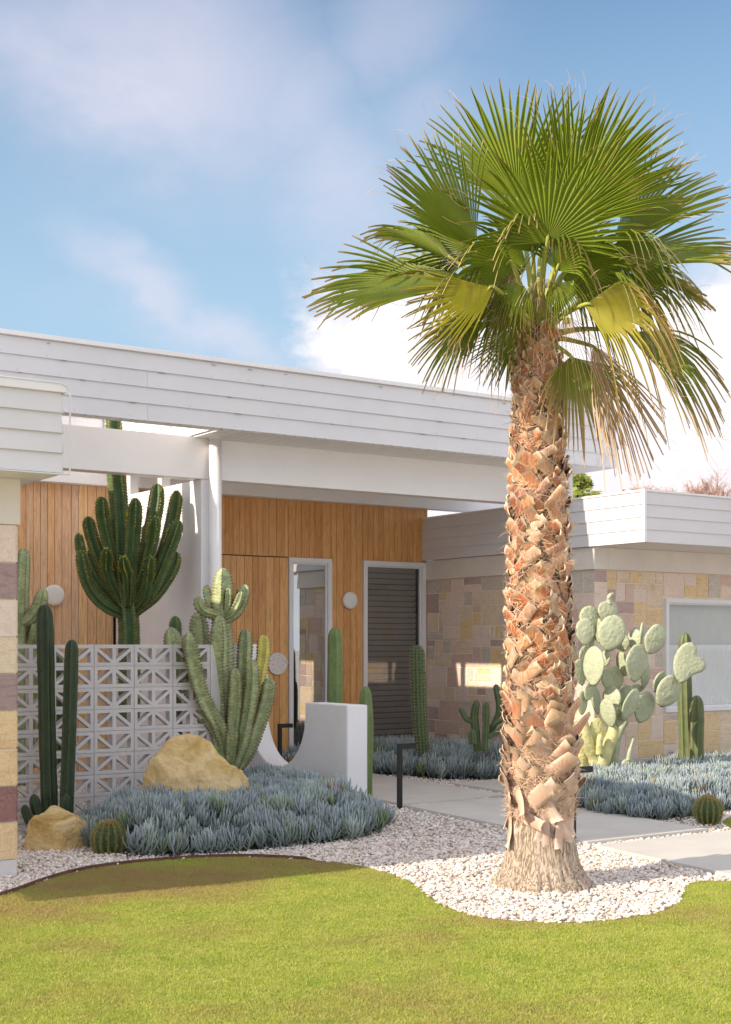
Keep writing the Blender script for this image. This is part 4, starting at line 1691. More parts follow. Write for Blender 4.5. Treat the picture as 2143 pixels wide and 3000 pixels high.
def succulent(name, base, label, cat, arms, mat, ribs=5, depth=.45, pitch=.03, ser=.07, spines=None, buds=None, wob=.05, step=.012, group=None, matf=None, partname='arm'):
    o = empty(name, base, label, cat, group)
    sp = MB()
    bu = MB()
    rs = random.Random(hash(label) % 1000 if False else len(label) * 7)
    for i, (pts, rad) in enumerate(arms):
        m = MB()
        cr = ribbed(m, pts, rad, ribs=ribs if isinstance(ribs, int) else ribs[i % len(ribs)], depth=depth, step=step, pitch=pitch, ser=ser,
                    phase=rs.uniform(0, 6.28), twist=rs.uniform(-.15, .15), wob=wob, seed=i + len(label))
        mt = matf(i) if matf else mat
        # flat-ish shading at the crest edges, smooth elsewhere
        ob = m.build(partname if i else 'stem', mt, o, smooth=True, att='rib', loc=Vector(pts[0]))
        if spines:
            last = {}
            for (p, d, t, s, k, e) in cr:
                if s - last.get(k, -1) >= spines[0]:
                    last[k] = s
                    for _ in range(spines[2]):
                        dd = (d + t * rs.uniform(-.7, .9) + d.cross(t) * rs.uniform(-.8, .8)).normalized()
                        spine(sp, p - d * .002, dd, spines[1] * rs.uniform(.6, 1.2), spines[3])
        if buds:
            last = {}
            for (p, d, t, s, k, e) in cr:
                if e < buds[0] and s - last.get(k, -1) >= buds[1] and rs.random() < buds[2]:
                    last[k] = s
                    bud(bu, p, (d + t * rs.uniform(-.3, .5)).normalized(), buds[3] * rs.uniform(.7, 1.3))
    if spines and sp.v:
        tag(sp.build('spines', spines[4] if len(spines) > 4 else M_SPINE, o), kind='stuff')
    if buds and bu.v:
        tag(bu.build('buds', M_FLOW, o), kind='stuff')
    return o


def c6p(x, y, d):      # reading of the photograph enlarged round the candelabra
    return P(200 + x / 2.4985, 1350 + y / 2.4985, d)


def arm6(pts, dd, r, d0=14.55, taper=.86, ground=False):
    n = len(pts)
    out, rad = [], []
    for i, (x, y) in enumerate(pts):
        k = i / (n - 1)
        out.append(c6p(x, y, d0 + (dd[0] + (dd[1] - dd[0]) * k)))
        rr = 1.14 * r / 2.4985 / FPX * d0
        rad.append(rr * (1.0 if 0 < k < 1 else (taper if k == 1 else .85)))
    return out, rad


big_arms = [arm6([(450, 1900), (450, 1700), (448, 1360), (446, 1200), (430, 1050), (405, 900), (392, 700), (372, 300), (350, 60), (338, -200), (332, -395)], (0, 0), 66)]
# the main stem keeps narrowing above the crown
big_arms[0] = (big_arms[0][0], [r * k for r, k in zip(big_arms[0][1], (1.2, 1.15, 1.1, 1.1, 1.05, .95, 1, 1, .98, .9, .8))])
for pts, dd, r in [
    ([(415, 1130), (300, 1085), (190, 990), (120, 850), (85, 655)], (0, -.25), 42),
    ([(400, 1080), (250, 930), (130, 740), (88, 640), (75, 530)], (.05, .25), 36),
    ([(410, 1060), (310, 900), (215, 680), (160, 500), (145, 405)], (0, -.12), 46),
    ([(415, 1040), (340, 800), (275, 540), (245, 380), (245, 262)], (0, -.30), 48),
    ([(450, 1060), (452, 850), (470, 600), (485, 400), (492, 272)], (-.05, -.42), 50),
    ([(470, 1060), (540, 800), (610, 480), (640, 320), (655, 165)], (.05, .10), 56),
    ([(490, 1070), (610, 920), (720, 620), (770, 400), (798, 218)], (0, .34), 50),
    ([(460, 1060), (545, 860), (600, 640), (625, 500), (632, 405)], (0, -.36), 44),
    ([(480, 1080), (600, 960), (700, 740), (770, 560), (812, 432)], (0, -.10), 48),
    ([(490, 1110), (620, 1000), (720, 870), (775, 760), (792, 664)], (0, .02), 42),
    ([(415, 1080), (330, 930), (285, 780), (285, 700), (282, 640)], (0, -.34), 36),
    ([(440, 1090), (440, 960), (430, 820), (410, 760), (400, 700)], (0, -.45), 34),
    ([(480, 1100), (560, 1000), (590, 860), (600, 760), (605, 700)], (0, -.30), 36),
    ([(440, 1090), (350, 1000), (240, 860), (190, 740), (170, 640)], (.05, .30), 36),
    ([(470, 1070), (520, 880), (560, 700), (575, 560), (570, 470)], (.05, .36), 40),
]:
    big_arms.append(arm6(pts, dd, r))
bc = c6p(450, 1900, 14.55)
succulent('candelabra_euphorbia', (bc.x, bc.y, 0), 'tall dark green candelabra euphorbia rising behind the breeze block wall', 'cactus', big_arms, M_EUPH, ribs=5, depth=.64, pitch=.033, ser=.09,
          buds=(.30, .016, .5, .0065), spines=(.032, .008, 2, .0009))

yel = lambda i: M_YELL if i == 11 else M_VARI


def A(pts, dd, r, d0=13.3, taper=.85):
    n = len(pts)
    out, rad = [], []
    for i, (u, v) in enumerate(pts):
        k = i / (n - 1)
        out.append(P(u, v, d0 + dd[0] + (dd[1] - dd[0]) * k))
        rad.append(1.2 * r / FPX * d0 * (.8 if k == 0 else (taper if k == 1 else 1)))
    return out, rad


vari = [A([(668, 2330), (664, 2200), (658, 2080), (654, 1950), (650, 1860), (651, 1780), (653, 1720), (653, 1664)], (0, 0), 27),
        A([(655, 1810), (630, 1800), (600, 1790), (583, 1768), (584, 1745)], (0, -.08), 15),
        A([(652, 1800), (628, 1785), (610, 1750), (606, 1713)], (0, .10), 15),
        A([(655, 1815), (685, 1798), (706, 1765), (716, 1730), (714, 1713)], (0, .05), 17),
        A([(655, 1810), (680, 1795), (700, 1760), (708, 1732)], (0, -.10), 12),
        A([(656, 1800), (668, 1770), (671, 1722)], (0, -.09), 12),
        A([(660, 2300), (648, 2180), (645, 2050), (642, 1950), (644, 1803)], (0, -.14), 26),
        A([(656, 2200), (630, 2130), (585, 2060), (545, 1985), (515, 1910), (499, 1838)], (-.1, -.3), 25),
        A([(658, 2190), (635, 2120), (600, 2060), (575, 1990), (560, 1920), (553, 1853)], (-.1, -.45), 25),
        A([(660, 2180), (640, 2090), (605, 2010), (592, 1940), (584, 1860), (578, 1792)], (.1, .15), 25),
        A([(668, 2290), (640, 2250), (610, 2190), (595, 2130), (588, 2070)], (.05, .1), 18),
        A([(690, 2240), (715, 2160), (745, 2060), (760, 1980), (770, 1920), (772, 1860)], (.1, .3), 19),
        A([(675, 2250), (690, 2160), (708, 2050), (714, 1960), (718, 1900), (720, 1842)], (.05, .22), 19),
        A([(672, 2255), (678, 2170), (684, 2090), (688, 2020), (688, 1956)], (-.1, -.22), 19),
        A([(678, 2255), (700, 2200), (722, 2110), (735, 2030), (738, 1980), (738, 1930)], (-.05, -.16), 19),
        A([(680, 2262), (715, 2225), (748, 2150), (772, 2080), (786, 2020), (789, 1984)], (0, .02), 19),
        A([(675, 2262), (690, 2200), (705, 2150), (716, 2100), (722, 2080)], (.1, .12), 14),
        A([(664, 2290), (655, 2240), (640, 2180), (632, 2120)], (-.05, -.2), 18),
        ]
vb = P(668, 2330, 13.3)
succulent('variegated_euphorbia', (vb.x, vb.y, 0), 'pale variegated green euphorbia leaning beside the large boulder', 'cactus', vari, M_VARI, ribs=[4, 5], depth=.62, pitch=.032, ser=.11, step=.0065,
          spines=(.026, .007, 2, .0010), matf=yel, wob=.17)

# two dark columns by the small boulder
d1 = 11.75
dark = [([P(142, 2480, d1), P(146, 2380, d1), P(141, 2200, d1), P(137, 2000, d1), P(134, 1860, d1), P(131, 1770, d1)], [.073, .076, .076, .077, .077, .070]),
        ([P(196, 2480, d1 + .05), P(195, 2380, d1), P(201, 2200, d1), P(206, 2050, d1), P(209, 1940, d1), P(211, 1873, d1)], [.066, .070, .070, .069, .068, .062]),
        ([P(135, 2440, d1 - .1), P(118, 2400, d1 - .1), P(104, 2360, d1 - .1), P(98, 2326, d1 - .1)], [.03, .046, .05, .042]),
        ([P(128, 2450, d1 - .12), P(95, 2420, d1 - .15), P(78, 2385, d1 - .15), P(71, 2358, d1 - .15)], [.03, .040, .042, .036]),
        ([P(185, 2450, d1 - .15), P(190, 2400, d1 - .15), P(192, 2360, d1 - .15), P(195, 2326, d1 - .15)], [.03, .047, .05, .042]),
        ([P(175, 2450, d1 - .16), P(176, 2400, d1 - .18), P(178, 2370, d1 - .18)], [.03, .04, .036])]
succulent('column_cactus', (P(150, 2400, d1).x, P(150, 2400, d1).y, 0), 'pair of tall bottle green column cacti behind the small boulder', 'cactus', dark, M_CERE, ribs=[7, 6, 7], depth=.34, pitch=.022, ser=.035,
          spines=(.022, .004, 2, .0008), wob=.03)
# green one behind the screen at far left
d2 = 13.1
left_g = [([P(62, 2300, d2), P(62, 2100, d2), P(60, 1900, d2), P(62, 1750, d2), P(70, 1605, d2)], [.07, .08, .08, .08, .066]),
          ([P(66, 1825, d2 - .05), P(90, 1806, d2 - .05), P(112, 1775, d2 - .08), P(128, 1722, d2 - .1)], [.05, .075, .075, .06]),
          ([P(75, 2250, d2 + .3), P(76, 2050, d2 + .3), P(76, 1940, d2 + .3), P(76, 1836, d2 + .3)], [.05, .06, .06, .05]),
          ([P(90, 2250, d2 + .1), P(100, 2050, d2 + .1), P(103, 1940, d2 + .1), P(104, 1800, d2 + .1)], [.05, .06, .06, .05]),
          ([P(66, 1900, d2 + .1), P(88, 1880, d2 + .05), P(98, 1850, d2), P(100, 1820, d2)], [.04, .055, .055, .045])]
succulent('column_cactus', (P(62, 2300, d2).x, P(62, 2300, d2).y, 0), 'grey-green branched cactus at far left behind the breeze block wall', 'cactus', left_g, M_VARI, ribs=5, depth=.45, pitch=.028, ser=.08, spines=(.028, .008, 2, .001))
# more dark stems behind the screen
d3 = 13.6
back_e = [([P(512, 2250, d3), P(512, 2080, d3), P(512, 1900, d3), P(513, 1804, d3)], [.07, .078, .078, .062]),
          ([P(180, 2280, d3), P(178, 2150, d3), P(172, 2000, d3), P(168, 1915, d3)], [.05, .06, .06, .05])]
succulent('column_cactus', (P(512, 2250, d3).x, P(512, 2250, d3).y, 0), 'dark green column just showing above the breeze blocks left of the variegated euphorbia', 'cactus', back_e[:1], M_EUPH, ribs=5, depth=.45, pitch=.03, ser=.08, buds=(.1, .02, .4, .004))
succulent('column_cactus', (P(180, 2280, d3).x, P(180, 2280, d3).y, 0), 'dark green stem seen through the breeze blocks between the two dark columns', 'cactus', back_e[1:], M_EUPH, ribs=5, depth=.45, pitch=.03, ser=.08)

# smooth green columns behind the white wall
d4 = 14.75
col1 = [([P(983, 2400, d4), P(982, 2250, d4), P(981, 2050, d4), P(982, 1930, d4), P(981, 1837, d4)], [.085, .088, .088, .087, .080])]
succulent('column_cactus', (P(983, 2400, d4).x, P(983, 2400, d4).y, 0), 'thick fresh green column cactus in front of the sidelight window', 'cactus', col1, M_COLG, ribs=6, depth=.22, pitch=.03, ser=.02, wob=.02, spines=(.03, .004, 1, .0008))
d4 = 14.4
col2 = [([P(1078, 2400, d4), P(1077, 2280, d4), P(1079, 2180, d4), P(1073, 2090, d4), P(1071, 2010, d4)], [.060, .055, .062, .080, .066])]
succulent('column_cactus', (P(1078, 2400, d4).x, P(1078, 2400, d4).y, 0), 'shorter green cactus at the right end of the white scooped wall', 'cactus', col2, M_COLG, ribs=6, depth=.24, pitch=.03, ser=.02, wob=.02, spines=(.03, .004, 1, .0008))
d5 = 17.2
col3 = [([P(1240, 2300, d5), P(1238, 2200, d5), P(1232, 2120, d5), P(1227, 2020, d5), P(1224, 1930, d5), P(1224, 1889, d5)], [.085, .090, .094, .098, .096, .090])]
succulent('column_cactus', (P(1240, 2300, d5).x, P(1240, 2300, d5).y, 0), 'spiny column cactus with pale spines in front of the tall grey window', 'cactus', col3, M_SAG, ribs=12, depth=.17, pitch=.028, ser=.03, wob=.02, step=.02, spines=(.022, .026, 8, .0014))
# small clump by the side wall
d6 = 16.4
sm = [([P(1400, 2200, d6), P(1392, 2130, d6), P(1390, 2090, d6), P(1399, 2052, d6)], [.05, .052, .052, .045]),
      ([P(1420, 2200, d6 - .1), P(1424, 2130, d6 - .1), P(1425, 2100, d6 - .1), P(1425, 2056, d6 - .1)], [.045, .045, .045, .038]),
      ([P(1400, 2150, d6), P(1388, 2118, d6), P(1366, 2105, d6), P(1347, 2072, d6)], [.035, .035, .035, .03]),
      ([P(1430, 2150, d6), P(1455, 2110, d6), P(1464, 2070, d6), P(1452, 2004, d6)], [.045, .045, .048, .042]),
      ([P(1425, 2150, d6), P(1450, 2120, d6 - .05), P(1475, 2100, d6 - .05), P(1478, 2050, d6)], [.035, .035, .038, .032]),
      ([P(1385, 2180, d6 - .15), P(1383, 2150, d6 - .15), P(1382, 2135, d6 - .15)], [.05, .055, .045]),
      ([P(1430, 2160, d6 - .1), P(1465, 2140, d6 - .1), P(1490, 2120, d6 - .1)], [.03, .038, .032])]
succulent('clumping_cactus', (P(1400, 2200, d6).x, P(1400, 2200, d6).y, 0), 'low clump of small green cactus arms left of the palm trunk by the stone wall', 'cactus', sm, M_SAG, ribs=6, depth=.3, pitch=.022, ser=.06, spines=(.022, .006, 2, .0009))
# right pair in front of the picture window
d7 = 16.05
rt = [([P(2012, 2330, d7), P(2012, 2230, d7), P(2008, 2080, d7), P(2006, 1950, d7), P(2009, 1853, d7)], [.088, .092, .090, .086, .076])]
succulent('column_cactus', (P(2012, 2330, d7).x, P(2012, 2330, d7).y, 0), 'taller ribbed column cactus in front of the picture window', 'cactus', rt, M_COLD, ribs=7, depth=.36, pitch=.024, ser=.03, spines=(.024, .007, 2, .0009))
d7 = 15.8
rt = [([P(2040, 2330, d7), P(2040, 2230, d7), P(2040, 2150, d7), P(2041, 2090, d7), P(2041, 2037, d7)], [.086, .090, .090, .088, .078])]
succulent('column_cactus', (P(2040, 2330, d7).x, P(2040, 2330, d7).y, 0), 'shorter ribbed column cactus at the right of the tall one', 'cactus', rt, M_COLD, ribs=6, depth=.40, pitch=.024, ser=.03, spines=(.024, .007, 2, .0009))


def barrel(c, r, h, label, woolly):
    o = empty('barrel_cactus', c, label, 'cactus', 'barrel cacti')
    m = MB()
    ribs, sub = 14, 6
    n = ribs * sub
    rings = 26
    vs, at, cr = [], [], []
    for i in range(rings + 1):
        t = -.42 * pi + (.92 * pi) * i / rings
        rr0 = cos(t) if t < pi / 2 else 0.02
        rr0 = max(.03, cos(t))
        z = sin(t) * h * .55 + h * .45
        if t > 1.3:
            z -= .03 * h * (t - 1.3) * 8
        for k in range(n):
            a = 2 * pi * k / n
            pf = [0, .2, .6, 1, .6, .2][k % sub]
            rr = r * rr0 * (1 - .24 * (1 - pf))
            p = Vector((rr * cos(a), rr * sin(a), z))
            vs.append(p)
            at.append(.75 if k % sub == 3 else 0)
            if k % sub == 3:
                cr.append((p, Vector((cos(a) * cos(t), sin(a) * cos(t), sin(t))), t))
    fs = [(i * n + k, i * n + (k + 1) % n, (i + 1) * n + (k + 1) % n, (i + 1) * n + k) for i in range(rings) for k in range(n)]
    fs.append(tuple(range(rings * n, (rings + 1) * n)))
    m.add(vs, fs, at)
    put('body', m.mesh('body', M_BARR, smooth=True, att='rib'), o, loc=c)
    sp = MB()
    rs = random.Random(4)
    for p, d, t in cr:
        for q in range(20):
            dd = (d + Vector((rs.gauss(0, .6), rs.gauss(0, .6), rs.gauss(0, .6)))).normalized()
            spine(sp, p, dd, r * rs.uniform(.12, .26), .0011)
    tag(put('spines', sp.mesh('spines', M_SPINEY), o, loc=c), kind='stuff')
    wl = MB()
    for q in range(260):
        a, rr = rs.uniform(0, 6.28), r * .42 * sqrt(rs.random())
        z = h * .97 + rs.uniform(-.01, .012)
        p = Vector((rr * cos(a), rr * sin(a), z))
        spine(wl, p, Vector((rs.gauss(0, .5), rs.gauss(0, .5), 1)).normalized(), rs.uniform(.012, .03), .003)
    tag(put('wool', wl.mesh('wool', M_WOOL), o, loc=c), kind='stuff')
    return o


M_SPINEY = simple('golden_spines', (.40, .36, .12), .6, .1, 8, 0)
M_WOOL = simple('crown_wool', (.45, .26, .18), .9, .3, 20, 0)
bb = GP(314, 2506)
barrel(Vector((bb.x + .06, bb.y + .1, -.01)), .135, .26, 'round barrel cactus with a woolly top on the gravel between boulder and succulents', True)
bb = P(2075, 2345, 12.4)
barrel(Vector((bb.x, bb.y, .02)), .125, .24, 'barrel cactus half sunk in the sunlit blue succulents at far right', True)


# ------------------------------------------------------------------ opuntia
OD = 15.0
ob_ = P(1780, 2262, OD)
OPU = empty('prickly_pear', (ob_.x, ob_.y, 0), 'large prickly pear with pale blue-green pads right of the palm trunk', 'cactus')


def o5(x, y, dd=0):
    return P(1650 + x / 3.249, 1650 + y / 3.249, OD + dd)


def pad(cx, cy, w, h, rot, yaw=0.0, dd=0.0, pitch=0.0, bumps=0, mat=M_OPUN, th=.021, lobes=None):
    """an egg-shaped fleshy pad; w,h read in the enlargement, yaw turns it away from the viewer"""
    s = OD / FPX / 3.249
    hw, hh = w * s / 2, h * s / 2
    hw = hw / max(.25, cos(yaw)) if yaw else hw
    n, rg = 44, 9
    rs = random.Random(int(cx * 7 + cy))
    hw, hh = hw * 1.06, hh * 1.05
    m = MB()
    vs = []
    ofs = Vector((cx * .1, cy * .1, 0))
    rims = []
    for k in range(n):
        a = 2 * pi * k / n
        x, y = sin(a), cos(a)
        yy = y * hh
        narrow = 1 - .26 * max(0, -y) ** 1.5
        k2 = 1 + .05 * noise.noise(Vector((x * 1.5, y * 1.5, cx)))
        if bumps and y > .2:
            k2 += .07 * max(0, sin(a * bumps)) * y
        if lobes:
            for (la, lw, lh) in lobes:
                da = (a - radians(la) + pi) % (2 * pi) - pi
                k2 += lh * exp(-(da / lw) ** 2)
        rims.append((x * hw * narrow * k2, yy * k2))
    side = []
    for sgn in (1, -1):
        rings = []
        for i in range(1, rg + 1):
            q = i / rg
            for (rx, ry) in rims:
                px, py = rx * q, ry * q
                tt = th * (1 - q ** 3.4) ** .5 * (.55 + .45 * (1 - q))
                tt = tt if i < rg else 0
                bmp = .0045 * noise.noise(Vector((px * 26, py * 26, cx + sgn))) * (1 if i < rg else 0)
                rings.append(Vector((px, sgn * -(tt + bmp + .004 * (i < rg)), py)))
        side.append(rings)
    bend = rs.uniform(-.06, .06)
    allv = [Vector((0, -th, 0))] + side[0] + [Vector((0, th, 0))] + side[1][:n * (rg - 1)]
    o2 = 1 + n * rg
    fs = []
    for k in range(n):
        fs.append((0, 1 + (k + 1) % n, 1 + k))
        fs.append((o2, o2 + 1 + k, o2 + 1 + (k + 1) % n))
    for i in range(rg - 1):
        for k in range(n):
            a0, b0 = 1 + i * n + k, 1 + i * n + (k + 1) % n
            a1, b1 = a0 + n, b0 + n
            fs.append((a0, b0, b1, a1))
            if i < rg - 2:
                c0, d0_ = o2 + 1 + i * n + k, o2 + 1 + i * n + (k + 1) % n
                fs.append((c0, c0 + n, d0_ + n, d0_))
            else:
                c0, d0_ = o2 + 1 + i * n + k, o2 + 1 + i * n + (k + 1) % n
                fs.append((c0, a1, b1, d0_))
    m.add([v + Vector((0, bend * (v.z * v.z) * 6, 0)) for v in allv], fs)
    c = o5(cx, cy, dd)
    M = Matrix.Translation(c) @ Matrix.Rotation(-TH, 4, 'Z') @ Matrix.Rotation(radians(rot), 4, 'Y') @ Matrix.Rotation(pitch, 4, 'X') @ Matrix.Rotation(yaw, 4, 'Z')
    put('pad', m.mesh('pad', mat, smooth=True), OPU, M=M)


def otube(pts, rs_, mat=M_OTRK, name='branch', dd=0.0):
    s = OD / FPX / 3.249
    pp = catmull([tuple(o5(x, y, dd + (q if q else 0))) + (r * s,) for (x, y, q), r in zip(pts, rs_)], 6)
    m = MB()
    P3 = [Vector(q[:3]) for q in pp]
    m.tube(P3, 0, 14, [max(.004, q[3]) * (1 + .08 * noise.noise(Vector((i * .5, q[0], 1)))) for i, q in enumerate(pp)])
    m.build(name, mat, OPU, smooth=True, loc=P3[0])


otube([(350, 2120, 0), (355, 1950, 0), (370, 1880, 0), (425, 1740, 0), (475, 1620, 0), (490, 1500, 0)], [88, 85, 78, 66, 58, 40], name='trunk')
otube([(330, 1980, 0), (300, 1860, 0), (240, 1740, -.05), (200, 1600, -.05), (185, 1480, -.05)], [70, 66, 60, 62, 44])
otube([(470, 2050, .2), (480, 1900, .2), (500, 1760, .2), (530, 1620, .2), (600, 1500, .15)], [52, 50, 42, 40, 34], M_OPUN)
otube([(345, 1820, -.12), (345, 1740, -.12), (350, 1660, -.12), (356, 1625, -.12)], [34, 33, 28, 12], M_OTRK, 'shoot')
otube([(150, 2000, .05), (175, 1850, .05), (170, 1700, .05), (160, 1560, .05)], [60, 60, 70, 50])
PADS = [(425, 455, 195, 190, 5, .25, .10, 0, 5), (465, 665, 252, 345, 14, .1, -.06, 0, 0), (252, 520, 195, 225, -8, .3, .12, 0, 0), (212, 650, 185, 250, -5, .2, -.02, 0, 0),
        (290, 980, 155, 372, 2, -.95, -.12, 0, 0), (560, 755, 135, 175, -20, -.5, .20, 0, 0), (678, 720, 112, 190, 8, -.8, .25, 0, 0), (742, 685, 34, 250, 6, 1.25, .02, 0, 0),
        (875, 725, 205, 285, 22, .35, -.04, 0, 0), (568, 960, 92, 232, -12, -1.0, .15, 0, 0), (700, 950, 228, 345, 10, .55, -.08, 0, 0), (470, 1110, 215, 250, 0, .35, .10, 0, 6),
        (785, 1070, 100, 250, 8, .9, .15, 0, 0), (912, 1130, 120, 215, 25, .85, .06, 0, 0), (1000, 1222, 236, 310, 28, .35, -.06, 0, 0),
        (462, 1290, 140, 232, 0, -.85, -.05, 0, 0), (592, 1275, 128, 225, 22, -.75, .08, 0, 0), (640, 1350, 158, 322, 24, .8, -.14, 0, 0), (775, 1370, 212, 300, 18, .55, .06, 0, 0),
        (430, 1425, 105, 270, -14, -1.05, -.16, 0, 0), (330, 1610, 165, 270, 0, .3, -.02, 0, 0), (545, 1480, 100, 150, 20, .2, -.05, 0, 0), (160, 1040, 120, 250, -10, .6, .05, 0, 0),
        (250, 1210, 110, 200, 12, .7, -.05, 0, 0), (315, 1310, 100, 260, -6, .95, .12, 0, 0), (400, 910, 88, 165, 10, -.7, .16, 0, 0), (330, 640, 80, 240, -6, -1.1, .16, 0, 0), (265, 720, 90, 200, 4, 1.0, .2, 0, 0),
        (700, 1195, 130, 80, 0, .2, .2, 0, 0), (615, 1905, 118, 85, 0, .3, -.05, 0, 0), (520, 1400, 70, 120, 10, .3, -.1, 0, 0), (205, 880, 120, 190, 8, .6, .1, 0, 0), (180, 1330, 110, 220, 0, .5, 0, 0, 0)]
for q in PADS:
    mt = M_OTRK if q[1] > 1560 and q[1] < 1800 else M_OPUN
    pad(q[0], q[1], q[2], q[3], q[4], yaw=q[5], dd=q[6], bumps=q[8], mat=mt)
pad(1165, 945, 225, 385, 16, yaw=.15, dd=-.12, lobes=[(88, .30, .75), (55, .2, -.16)])
otube([(440, 390, .1), (438, 350, .1), (445, 310, .08), (480, 285, .08)], [26, 25, 22, 8], M_OPUN, 'shoot')
otube([(620, 1880, -.05), (632, 1800, -.05), (655, 1720, -.05), (676, 1640, -.05)], [24, 20, 14, 8], M_OPUN, 'shoot')

# ------------------------------------------------------------------ palm
PXC, PYC = 6.23, 7.01


def trunk_c(z):
    """centre line of the palm; it leans a few centimetres to the left as it rises"""
    k = z / 4.0
    off = RIGHT * (-.035 * k)
    return Vector((PXC, PYC, z)) + off


def trunk_r(z):
    t = [(0, .365), (.03, .345), (.08, .30), (.16, .262), (.26, .240), (.36, .228), (.46, .215), (.8, .215), (1.2, .222), (1.8, .212), (2.4, .190), (3.0, .172), (3.4, .152), (3.7, .125), (3.95, .085), (4.2, .05)]
    for (a, ra), (b, rb) in zip(t[:-1], t[1:]):
        if a <= z <= b:
            return ra + (rb - ra) * (z - a) / (b - a)
    return .05


